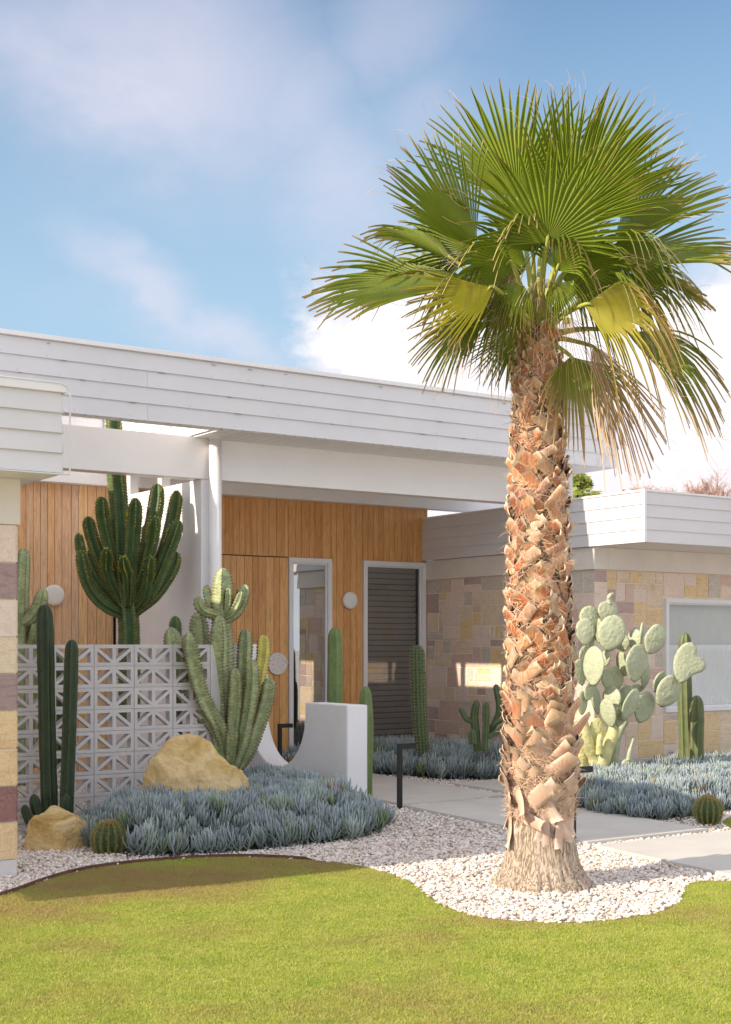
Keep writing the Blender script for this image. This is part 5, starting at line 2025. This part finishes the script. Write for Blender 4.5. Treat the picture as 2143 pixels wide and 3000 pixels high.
def build_palm(label, full=True):
    palm = empty('palm_tree', (PXC, PYC, 0), label, 'tree', 'fan palms')
    rs = random.Random(42)
    # trunk
    m = MB()
    nseg = 160
    zs_ = [-.03 + i * .012 for i in range(43)] + [.5 + i * .05 for i in range(72)]
    for i, z in enumerate(zs_):
        c = trunk_c(max(0, z))
        for k in range(nseg):
            a = 2 * pi * k / nseg
            r = trunk_r(max(0, z))
            if z < .5:
                crack = abs(noise.noise(Vector((cos(a) * 9, sin(a) * 9, z * 1.6))))
                lob = noise.noise(Vector((cos(a) * 4.5, sin(a) * 4.5, z * .5)))
                root = max(0, 1 - z / .16)
                r *= 1 + (.05 * lob + .09 * max(0, .12 - crack) / .12 * -1) * (.25 + root * 1.1)
                r += .004 * noise.noise(Vector((cos(a) * 24, sin(a) * 24, z * 7)))
            else:
                r *= .93
            m.v.append((c.x + r * cos(a), c.y + r * sin(a), z))
            m.a.append(0)
    nz = len(zs_)
    for i in range(nz - 1):
        for k in range(nseg):
            m.f.append((i * nseg + k, i * nseg + (k + 1) % nseg, (i + 1) * nseg + (k + 1) % nseg, (i + 1) * nseg + k))
    me = m.mesh('trunk', [M_BARK, M_CORE], smooth=True)
    mi = [0 if zs_[p.vertices[0] // nseg] < .44 else 1 for p in me.polygons]
    me.polygons.foreach_set('material_index', mi)
    put('trunk', me, palm)

    # leaf bases: curved straps crossing one another round the trunk
    def strap(w, ln, lift, curl, notch, th=.008, tw=0.0, tilt=0.0, rad_=None):
        m = MB()
        nx, ny = 5, 6
        top, bot = [], []
        for j in range(ny + 1):
            t = j / ny
            ww = w * (1.0 - .16 * t + .10 * (1 - t) ** 2)
            yy = lift * t ** 1.6 + curl * t ** 4
            for i in range(nx + 1):
                q = i / nx * 2 - 1
                x = q * ww * .5
                zz = ln * t + (notch * (abs(q) - .4) if j == ny else 0) + rs.uniform(-.005, .005) * (j == ny)
                arc = -.13 * w * q * q
                X, Z = x + tw * t * t, zz
                if rad_:
                    X, Z = X * cos(tilt) + Z * sin(tilt), -X * sin(tilt) + Z * cos(tilt)
                    # wrap round the trunk
                    aa = X / rad_
                    for lst, o in ((top, th), (bot, -th * .3)):
                        R_ = rad_ + yy + arc + o
                        lst.append(Vector((R_ * sin(aa), R_ * cos(aa) - rad_, Z)))
                else:
                    top.append(Vector((X, yy + arc + th, Z)))
                    bot.append(Vector((X, yy + arc - th * .3, Z)))
        n1 = len(top)
        fs = []
        W_ = nx + 1
        for j in range(ny):
            for i in range(nx):
                a = j * W_ + i
                fs.append((a + 1, a, a + W_, a + W_ + 1))
                fs.append((n1 + a, n1 + a + 1, n1 + a + W_ + 1, n1 + a + W_))
        for j in range(ny):
            a = j * W_
            fs.append((a, n1 + a, n1 + a + W_, a + W_))
            a = j * W_ + nx
            fs.append((a, a + W_, n1 + a + W_, n1 + a))
        for i in range(nx):
            a = ny * W_ + i
            fs.append((a, a + 1, n1 + a + 1, n1 + a))
        at = [0.0] * (2 * n1)
        for i in range(W_):
            at[ny * W_ + i] = .9
            at[n1 + ny * W_ + i] = .9
        for j in range(ny + 1):
            at[j * W_] = max(at[j * W_], .45)
            at[j * W_ + nx] = max(at[j * W_ + nx], .45)
        m.add(top + bot, fs, at)
        return m.mesh('leaf_base', M_BOOT, smooth=True, att='rib')

    def shorts(side, n, r0):
        return [strap(rs.uniform(.062, .100), rs.uniform(.12, .165), rs.uniform(.012, .034), rs.uniform(0, .014), rs.uniform(-.02, .03), tilt=side * rs.uniform(.55, 1.1), rad_=r0) for _ in range(n)]

    short = {(1, 0): shorts(1, 14, .205), (-1, 0): shorts(-1, 14, .205), (1, 1): shorts(1, 9, .16), (-1, 1): shorts(-1, 9, .16)}
    long_ = [strap(rs.uniform(.085, .125), rs.uniform(.20, .32), rs.uniform(.03, .085), rs.uniform(0, .03), rs.uniform(-.04, .03), th=.0045, tw=rs.uniform(-.03, .03), tilt=rs.choice((-1, 1)) * rs.uniform(.35, 1.1), rad_=.215) for _ in range(14)]
    ga = 2.39996
    n = 520
    rest = MB()
    parts = 0
    for i in range(n):
        t = i / n
        z = .50 + 3.28 * t ** 1.02 + rs.uniform(-.035, .035)
        a = i * ga + rs.uniform(-.32, .32)
        side = rs.choice((1, -1))
        if z < 1.15:
            me = rs.choice(long_)
        else:
            me = rs.choice(short[(side, 1 if z > 3.0 else 0)])
        r = trunk_r(z) * .93 + rs.uniform(-.006, .016)
        c = trunk_c(z)
        nrm = Vector((cos(a), sin(a), 0))
        s = rs.uniform(.90, 1.16)
        tx = UP.cross(nrm)
        R = Matrix((tx, nrm, UP)).transposed().to_4x4()
        M = Matrix.Translation(c + nrm * r - UP * .06) @ R @ Matrix.Diagonal((s, s, s, 1))
        if nrm.dot(-VIEW) > .02 and parts < 270 and not (z < 1.15 and i % 4 == 1):
            put('leaf_base', me, palm, M=M)
            parts += 1
        elif nrm.dot(-VIEW) <= .02 or parts >= 270:
            rest.add([M @ v.co for v in me.vertices], [tuple(p.vertices) for p in me.polygons], [d.value for d in me.attributes['rib'].data])
    tag(rest.build('leaf_bases', M_BOOT, palm, smooth=True, att='rib'), kind='stuff')
    print('boots', parts)
    # old straps hanging at the foot of the boots
    hang = [strap(rs.uniform(.065, .10), rs.uniform(.20, .34), rs.uniform(.0, .05), rs.uniform(-.02, .04), rs.uniform(-.05, .03), th=.004, tw=rs.uniform(-.05, .05)) for _ in range(8)]
    hl = [(-70, .72, 2.3, .10), (-40, .66, 3.1, .05), (-15, .70, 2.75, .12), (8, .62, 3.35, .12), (30, .60, 2.9, .2), (55, .62, 3.2, .1), (-100, .66, 2.1, .35), (-58, .52, 2.0, .22), (15, .50, 2.65, .1), (42, .56, 3.5, .05),
          (80, .6, 3.1, .1), (110, .62, 2.8, .1), (150, .6, 3.2, .1), (-130, .62, 2.9, .1), (-160, .6, 3.4, .1), (-5, .48, 3.0, .06), (-85, .50, 2.7, .06)]
    for da, z, tilt, outt in hl:
        a = atan2(-VIEW.y, -VIEW.x) + radians(da)
        nrm = Vector((cos(a), sin(a), 0))
        tx = UP.cross(nrm)
        R = Matrix((tx, nrm, UP)).transposed().to_4x4()
        M = Matrix.Translation(trunk_c(z) + nrm * (trunk_r(z) + .012)) @ R @ Matrix.Rotation(tilt, 4, 'Y') @ Matrix.Rotation(outt * .5, 4, 'X')
        put('leaf_base', rs.choice(hang), palm, M=M)

    # fibres
    for nm, mt, cnt, z0, z1, seed in (('trunk_fibre', M_FIBRE, 9000, .50, 3.85, 1), ('dark_fibre', M_FIBRED, 1700, .50, 3.4, 2)):
        fb = MB()
        r2 = random.Random(seed)
        for i in range(cnt):
            if nm == 'trunk_fibre':
                z = r2.uniform(.48, 1.0) if r2.random() < .30 else r2.uniform(z0, z1)
            else:
                z = r2.uniform(.48, 1.05) if r2.random() < .5 else r2.uniform(z0, z1)
            a = r2.uniform(0, 6.28)
            if nm == 'dark_fibre' and z > 1.05:
                pass
            nrm = Vector((cos(a), sin(a), 0))
            tx = UP.cross(nrm)
            p = trunk_c(z) + nrm * (trunk_r(z) + r2.uniform(-.01, .030))
            ln = r2.uniform(.035, .12) * (1.3 if z < 1 else 1)
            d = (tx * r2.gauss(0, 1) + UP * r2.gauss(0, .8) + nrm * r2.uniform(-.15, .30 if z > 1 else .12)).normalized()
            curl = Vector((r2.gauss(0, 1), r2.gauss(0, 1), r2.gauss(0, 1))) * .35
            w = d.cross(nrm)
            if w.length < 1e-3:
                continue
            w = w.normalized() * r2.uniform(.0009, .0021)
            q = p
            vs = []
            for k in range(5):
                vs += [q + w * (1 - k * .15), q - w * (1 - k * .15)]
                q = q + d * ln / 4
                d = (d + curl * .35).normalized()
            fb.add(vs, [(2 * k, 2 * k + 1, 2 * k + 3, 2 * k + 2) for k in range(4)])
        tag(fb.build(nm, mt, palm), kind='stuff')

    # fronds
    CR = trunk_c(3.92)

    def cr(x, y, dep):
        """crown plane reading (enlargement of the crown) to world; dep = towards the viewer"""
        p = CR + RIGHT * ((x - 875) * .0018) + UP * ((1000 - y) * .0018)
        c0 = Vector((0, 0, CAMZ))
        D = p.dot(VIEW)
        return c0 + (p - c0) * ((D - dep) / D)

    def frond(H, ang, tocam, rad, spread, roll=0.0, nseg=46, dry=0.0, tipdry=.22, droop=.10, fold=.36, mat=M_FROND, split=.58, cup=.25, seed=0, petiole=True, start=None, thread=True, tipdroop=0.0, pw=.017):
        r3 = random.Random(seed)
        nseg = int(nseg * .84)
        ax = (RIGHT * cos(radians(ang)) + UP * sin(radians(ang))) * cos(tocam) - VIEW * sin(tocam)
        ax.normalize()
        # blade normal: start from the view direction, made orthogonal to the axis, then rolled
        nr = -VIEW
        nr = (nr - ax * nr.dot(ax)).normalized()
        nr = Matrix.Rotation(roll, 3, ax) @ nr
        tn = nr.cross(ax)
        m = MB()
        st = sorted([.03, .16, .32, split * .85, split, .70, .82, .92, 1.0])
        ns = len(st)
        half = radians(spread)
        da = 2 * half / nseg
        for s in range(nseg):
            am = -half + (s + .5) * da
            e = abs(am) / half
            R_ = rad * (1 - .16 * e ** 2.5) * r3.uniform(.93, 1.05)
            spl = split * (1 - .18 * e) * r3.uniform(.92, 1.06)
            dev = r3.gauss(0, .018)
            dp = droop * r3.uniform(.6, 1.6)
            brk = r3.random() < .10
            cur = r3.gauss(0, .05)
            vs, at = [], []
            for j, t0 in enumerate(st):
                t = t0
                rr = R_ * t
                free = max(0.0, (t - spl) / (1 - spl))
                aa = am + dev * free
                wd = da * .5 * (1 if t <= spl else max(.0, (1 - free) ** .62) * spl / t * 1.0)
                fl = fold * rr * da * 1.6 * (1 if t <= spl else (1 - free * .7))
                base_n = cup * rad * (t ** 2) * (e ** 2) * 1.0
                down = -dp * rad * free ** 2 * (2.6 if brk else 1) - tipdroop * rad * free ** 1.6
                for kk, sg in enumerate((-1, 0, 1)):
                    a2 = aa + sg * wd
                    off = base_n + (-fl if sg == 0 else fl * .3)
                    p = H + (ax * cos(a2) + tn * sin(a2)) * rr + nr * off + UP * down + tn * cur * free * rad * .6
                    vs.append(p)
                    dd_ = dry + max(0, (t - (1 - tipdry)) / max(.01, tipdry)) * r3.uniform(.6, 1.1) + (free * dry * 1.4)
                    at.append(max(0, min(1, dd_)))
            fs = []
            for j in range(ns - 1):
                a = j * 3
                fs += [(a, a + 1, a + 4, a + 3), (a + 1, a + 2, a + 5, a + 4)]
            m.add(vs, fs, at)
            if thread and r3.random() < .42:
                # a curly thread hanging off the tip
                p = vs[-2]
                d = (ax * cos(am) + tn * sin(am))
                cl = Vector((r3.gauss(0, 1), r3.gauss(0, 1), r3.gauss(0, 1) - .5)) * .4
                w = d.cross(nr).normalized() * .0012
                q = p - d * rad * .05
                v2 = []
                for k in range(5):
                    v2 += [q + w, q - w]
                    q = q + d * rad * .05
                    d = (d + cl * .5).normalized()
                m.add(v2, [(2 * k, 2 * k + 1, 2 * k + 3, 2 * k + 2) for k in range(4)], [.95] * 10)
        fr = m.build('frond', mat, palm, att='dry', loc=H)
        if petiole:
            S0 = start if start is not None else trunk_c(3.78) + (H - CR).normalized() * .03
            mid = S0.lerp(H, .5) + UP * .05 * (H - S0).length
            e_ = H + ax * .05
            pp = catmull([tuple(S0) + (pw * 2.9,), tuple(S0.lerp(mid, .35)) + (pw * 1.6,), tuple(mid) + (pw,), tuple(H) + (pw * .75,), tuple(e_) + (pw * .3,)], 5)
            mm = MB()
            mm.tube([Vector(q[:3]) for q in pp], 0, 7, [q[3] for q in pp])
            mm.a = [max(0, .8 - k / len(mm.v) * 3.2) for k in range(len(mm.v))]
            mm.build('petiole', M_PETI if dry < .6 else M_FRONDD, fr, smooth=True, att='rib' if dry < .6 else 'dry', loc=S0)
        return fr

    F = [
        # x, y (crown reading), depth toward viewer, angle, tocam, radius, spread, kwargs
        (915, 722, .40, 86, .30, .72, 98, dict(cup=.26, droop=.09, tipdry=.14, nseg=38, fold=.34, split=.5)),
        (805, 560, -.22, 96, -.12, .92, 66, dict(nseg=44, droop=.02, cup=.12, tipdry=.14)),
        (1010, 600, -.15, 52, -.05, .96, 62, dict(nseg=44, droop=.02, cup=.15, tipdry=.16)),
        (1000, 640, .10, 62, .10, .86, 60, dict(nseg=40, droop=.04, tipdry=.15)),
        (645, 742, .16, 128, .20, .86, 44, dict(nseg=34, droop=.04, roll=.5, tipdry=.12)),
        (650, 760, -.10, 150, -.10, .66, 62, dict(nseg=36, roll=-.9, droop=.10, tipdry=.15)),
        (560, 880, .20, 184, .10, .98, 42, dict(nseg=34, roll=.9, droop=.10, tipdry=.14)),
        (600, 860, -.15, 168, -.15, .80, 50, dict(nseg=34, roll=1.1, droop=.16, tipdry=.14)),
        (712, 893, .42, 208, .18, .62, 40, dict(nseg=34, mat=M_FRONDY, roll=.35, tipdry=.22, droop=.06, split=.5, fold=.6)),
        (1060, 958, .42, -17, .18, .62, 52, dict(nseg=38, mat=M_FRONDY, roll=-.3, tipdry=.36, droop=.22, dry=.06, tipdroop=.38, split=.58, fold=.6)),
        (1130, 800, .10, 6, .05, .96, 34, dict(nseg=30, roll=-.9, droop=.06, tipdry=.15)),
        (1165, 715, -.02, 36, .0, .86, 36, dict(nseg=32, roll=-.6, droop=.05, tipdry=.14)),
        (1090, 790, -.22, -10, -.12, .86, 52, dict(nseg=34, roll=-1.1, droop=.14, tipdry=.14)),
        (1215, 1060, -.08, -31, .05, .78, 40, dict(nseg=34, roll=-.7, tipdry=.30, droop=.16, tipdroop=.22, dry=.03)),
        (1005, 1158, .20, -72, .12, .58, 66, dict(nseg=38, roll=-.5, tipdry=.58, droop=.05, dry=.04, tipdroop=.18, split=.62)),
        (1090, 1120, .10, -58, .08, .64, 60, dict(nseg=40, roll=-.8, mat=M_FRONDD, dry=.4, droop=.1, tipdroop=.45, split=.10)),
        (800, 1048, -.22, -112, -.10, .46, 56, dict(nseg=34, roll=.4, tipdry=.08, droop=.03)),
        (655, 975, .02, 232, .0, .56, 46, dict(nseg=32, roll=.8, droop=.12, tipdry=.14)),
        (760, 940, .22, 246, .12, .44, 56, dict(nseg=34, roll=.2, droop=.16, tipdry=.18, tipdroop=.12)),
        (965, 850, -.25, 20, -.2, .62, 60, dict(nseg=32, roll=.6, droop=.18)),
        (840, 820, -.25, 160, -.2, .62, 60, dict(nseg=32, roll=-.6, droop=.2)),
        (1000, 800, .22, -25, .25, .60, 56, dict(nseg=32, roll=.6, droop=.26, tipdroop=.1)),
        (780, 800, .24, 205, .25, .58, 56, dict(nseg=32, roll=-.5, droop=.26, tipdroop=.1)),
        (890, 700, -.45, 92, -.45, .80, 56, dict(nseg=34, droop=.05)),
        (1150, 770, .30, -2, .30, .52, 60, dict(nseg=30, roll=.9, droop=.3, tipdroop=.2)),
        (860, 760, .30, 100, .45, .42, 70, dict(nseg=26, roll=.3, droop=.35, tipdroop=.2)),
        (950, 830, .34, 70, .5, .38, 75, dict(nseg=26, roll=-.4, droop=.4, tipdroop=.3)),
        (720, 830, .10, 190, .1, .52, 60, dict(nseg=28, roll=1.4, droop=.3, tipdroop=.25)),
        (1080, 860, .12, -5, .1, .52, 60, dict(nseg=28, roll=-1.4, droop=.3, tipdroop=.25)),
        (900, 900, .28, 95, .5, .30, 80, dict(nseg=24, mat=M_FRONDD, dry=.4, droop=.6, tipdroop=.5, split=.10)),
        (800, 880, .2, 170, .4, .34, 70, dict(nseg=24, mat=M_FRONDD, dry=.4, droop=.6, tipdroop=.5, split=.10)),
        (935, 880, .34, -50, .25, .25, 60, dict(nseg=26, roll=-.3, droop=.25, tipdroop=.35, petiole=False)),
        (825, 885, .34, 232, .25, .25, 60, dict(nseg=26, roll=.3, droop=.25, tipdroop=.35, petiole=False)),
        (880, 930, .30, 270, .3, .26, 60, dict(nseg=22, mat=M_FRONDD, dry=.4, droop=.4, tipdroop=.5, split=.10, petiole=False)),
        (1200, 860, -.30, -2, -.1, .60, 46, dict(nseg=28, roll=1.0, droop=.2, tipdroop=.2)),
        (560, 790, -.05, 152, 0, .70, 44, dict(nseg=28, roll=1.0, droop=.15, tipdroop=.05)),
        (980, 1010, .30, -60, .2, .40, 58, dict(nseg=26, mat=M_FRONDD, dry=.5, droop=.2, tipdroop=.7, split=.10)),
        (820, 1010, .10, 250, .1, .30, 40, dict(nseg=12, mat=M_FRONDD, dry=.5, droop=.2, tipdroop=.3, split=.10)),
    ]
    for i, (x, y, dp, ang, tcm, rad, spr, kw) in enumerate(F):
        frond(cr(x, y, dp), ang, tcm, rad, spr, seed=i * 13 + 5, **kw)
    return palm


palm = build_palm('fan palm with orange-brown crisscross leaf bases standing in the white gravel')

# a second palm outside the frame, seen in the sidelight's reflection
p2 = palm.copy()
COL.objects.link(p2)
p2.location = (14.35, 8.9, 0)
p2['label'] = 'second fan palm beyond the right edge, mirrored in the sidelight glass'
for ch in list(palm.children):
    c = ch.copy()
    COL.objects.link(c)
    c.parent = p2
    for g_ in ch.children:
        d = g_.copy()
        COL.objects.link(d)
        d.parent = c

# ------------------------------------------------------------------ trees behind
M_LEAF = instmat('tree_leaf', [(0, (.20, .26, .04)), (1, (.34, .36, .06))], .6, translucent=.3)
M_WOOD = simple('tree_bark', (.22, .15, .11), .9, .3, 8, .3)
M_TWIG = simple('reddish_twig', (.50, .33, .27), .8, .2, 5, 0)


def branchy(m, p, d, ln, r, depth, rs, tips, spread=.5, minr=.003):
    q = p + d * ln
    m.tube([p, (p + q) / 2 + Vector((rs.gauss(0, .03), rs.gauss(0, .03), 0)) * ln, q], r, 5, [r, r * .85, r * .65])
    if depth == 0:
        tips.append(q)
        return
    for k in range(3 if depth > 1 else 4):
        dd = (d + Vector((rs.gauss(0, spread), rs.gauss(0, spread), rs.gauss(0.1, spread * .7)))).normalized()
        branchy(m, p.lerp(q, rs.uniform(.6, 1)), dd, ln * rs.uniform(.6, .85), r * .6, depth - 1, rs, tips, spread)


def leafmesh(centres, n, size, rs, sq=.8):
    m = MB()
    for (c, R) in centres:
        for i in range(n):
            v = Vector((rs.gauss(0, 1), rs.gauss(0, 1), rs.gauss(0, 1)))
            v = v.normalized() * R * rs.uniform(.55, 1.0)
            p = c + Vector((v.x, v.y, v.z * sq))
            a = Vector((rs.gauss(0, 1), rs.gauss(0, 1), rs.gauss(0, 1))).normalized()
            b = a.orthogonal().normalized()
            s = size * rs.uniform(.6, 1.3)
            m.add([p - a * s, p + b * s * .5, p + a * s, p - b * s * .5], [(0, 1, 2, 3)])
    return m


def tree(x, y, h, R, label, seed, n=26, per=130):
    rs = random.Random(seed)
    o = empty('tree', (x, y, 0), label, 'tree', 'trees behind the house')
    m = MB()
    tips = []
    m.tube([Vector((x, y, 0)), Vector((x + .1, y, h * .5)), Vector((x, y, h * .8))], .2, 8, [.24, .18, .10])
    for k in range(6):
        a = k * 1.05
        branchy(m, Vector((x, y, h * (.5 + .05 * k))), Vector((cos(a), sin(a), .7)).normalized(), R * .5, .06, 2, rs, tips)
    m.build('trunk', M_WOOD, o, loc=(x, y, 0))
    cs = []
    for i in range(n):
        v = Vector((rs.gauss(0, 1), rs.gauss(0, 1), rs.gauss(0, 1))).normalized() * rs.uniform(.25, 1)
        cs.append((Vector((x + v.x * R * .75, y + v.y * R * .75, h - R * .75 + v.z * R * .62)), R * rs.uniform(.18, .34)))
    lm = leafmesh(cs, per, .085, rs)
    lm.build('crown', M_LEAF, o, loc=(x, y, h - R))
    return o


t1 = P(1706, 1465, 27)
tree(t1.x, t1.y, 5.15, 1.3, 'round yellow-green tree seen past the right end of the flat roof', 3, n=34, per=170)
t2 = P(1492, 1480, 26)
tree(t2.x, t2.y, 4.75, .8, 'green tree glimpsed under the roof just left of the palm trunk', 5, n=16, per=120)


def bare(x, y, z0, h, label, seed):
    rs = random.Random(seed)
    o = empty('bare_tree', (x, y, 0), label, 'tree', 'bare trees behind the right wing')
    m = MB()
    tips = []
    m.tube([Vector((x, y, 0)), Vector((x, y, z0))], .09, 6, [.1, .05])
    for k in range(7):
        a = rs.uniform(0, 6.28)
        branchy(m, Vector((x, y, z0 - .3 + rs.uniform(0, .3))), Vector((cos(a) * .6, sin(a) * .6, .8)).normalized(), h * .38, .022, 4, rs, tips, .42)
    m.build('trunk', M_TWIG, o, loc=(x, y, 0))
    lm = leafmesh([(t, .10) for t in tips[::5]], 2, .03, rs, 1)
    lm.build('crown', M_LEAFR, o, loc=(x, y, z0))
    return o


M_LEAFR = simple('russet_leaf', (.52, .32, .23), .7, .2, 5, 0)
for (u, v0, v1, sd, lb) in ((1895, 1440, 1402, 1, 'short bare reddish tree above the corner of the right wing roof'), (1990, 1450, 1392, 2, 'bare reddish tree above the middle of the right wing roof'),
                            (2050, 1450, 1398, 6, 'russet bare tree beside the tallest twigs over the right roof'), (2125, 1455, 1385, 4, 'bare tree at the right edge above the roof')):
    q = P(u, v0, 34)
    zt = P(u, v1, 34).z
    bare(q.x, q.y, q.z - .5, zt - q.z + .55, lb, sd)

# no fence stands across the street; the picture window's sheet imitates its reflection
# ------------------------------------------------------------------ ground cover
scatter_gravel()
scatter_grass()
barL = GP(314, 2506)
cutL = lambda p: (((p[:, 0] - barL.x - .06) ** 2 + (p[:, 1] - barL.y - .04) ** 2) < .24 ** 2) | ((((p[:, 0] - P(572, 2354, 12.0).x) / .38) ** 2 + ((p[:, 1] - P(572, 2354, 12.0).y) / .30) ** 2) < 1)
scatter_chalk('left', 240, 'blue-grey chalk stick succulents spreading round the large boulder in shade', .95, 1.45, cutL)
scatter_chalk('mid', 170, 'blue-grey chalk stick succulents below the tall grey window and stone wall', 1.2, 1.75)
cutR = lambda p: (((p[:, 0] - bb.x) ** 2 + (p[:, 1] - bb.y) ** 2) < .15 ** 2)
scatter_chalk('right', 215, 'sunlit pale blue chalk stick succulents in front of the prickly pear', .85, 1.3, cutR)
# a fallen red leaf on the gravel
lp = GP(1264, 2434, .03)
m = MB()
for k in range(5):
    a = -1.0 + k * .5 + .6
    m.add([(0, 0, .004), (.02 * cos(a - .3), .02 * sin(a - .3), .010), (.042 * cos(a), .042 * sin(a), .014), (.02 * cos(a + .3), .02 * sin(a + .3), .006)], [(0, 1, 2, 3)])
M_RLEAF = simple('red_leaf', (.28, .04, .03), .6, .1, 9, 0)
tag(put('fallen_leaf', m.mesh('fallen_leaf', M_RLEAF), loc=lp), 'small dark red leaf lying on the shaded white gravel', 'leaf')
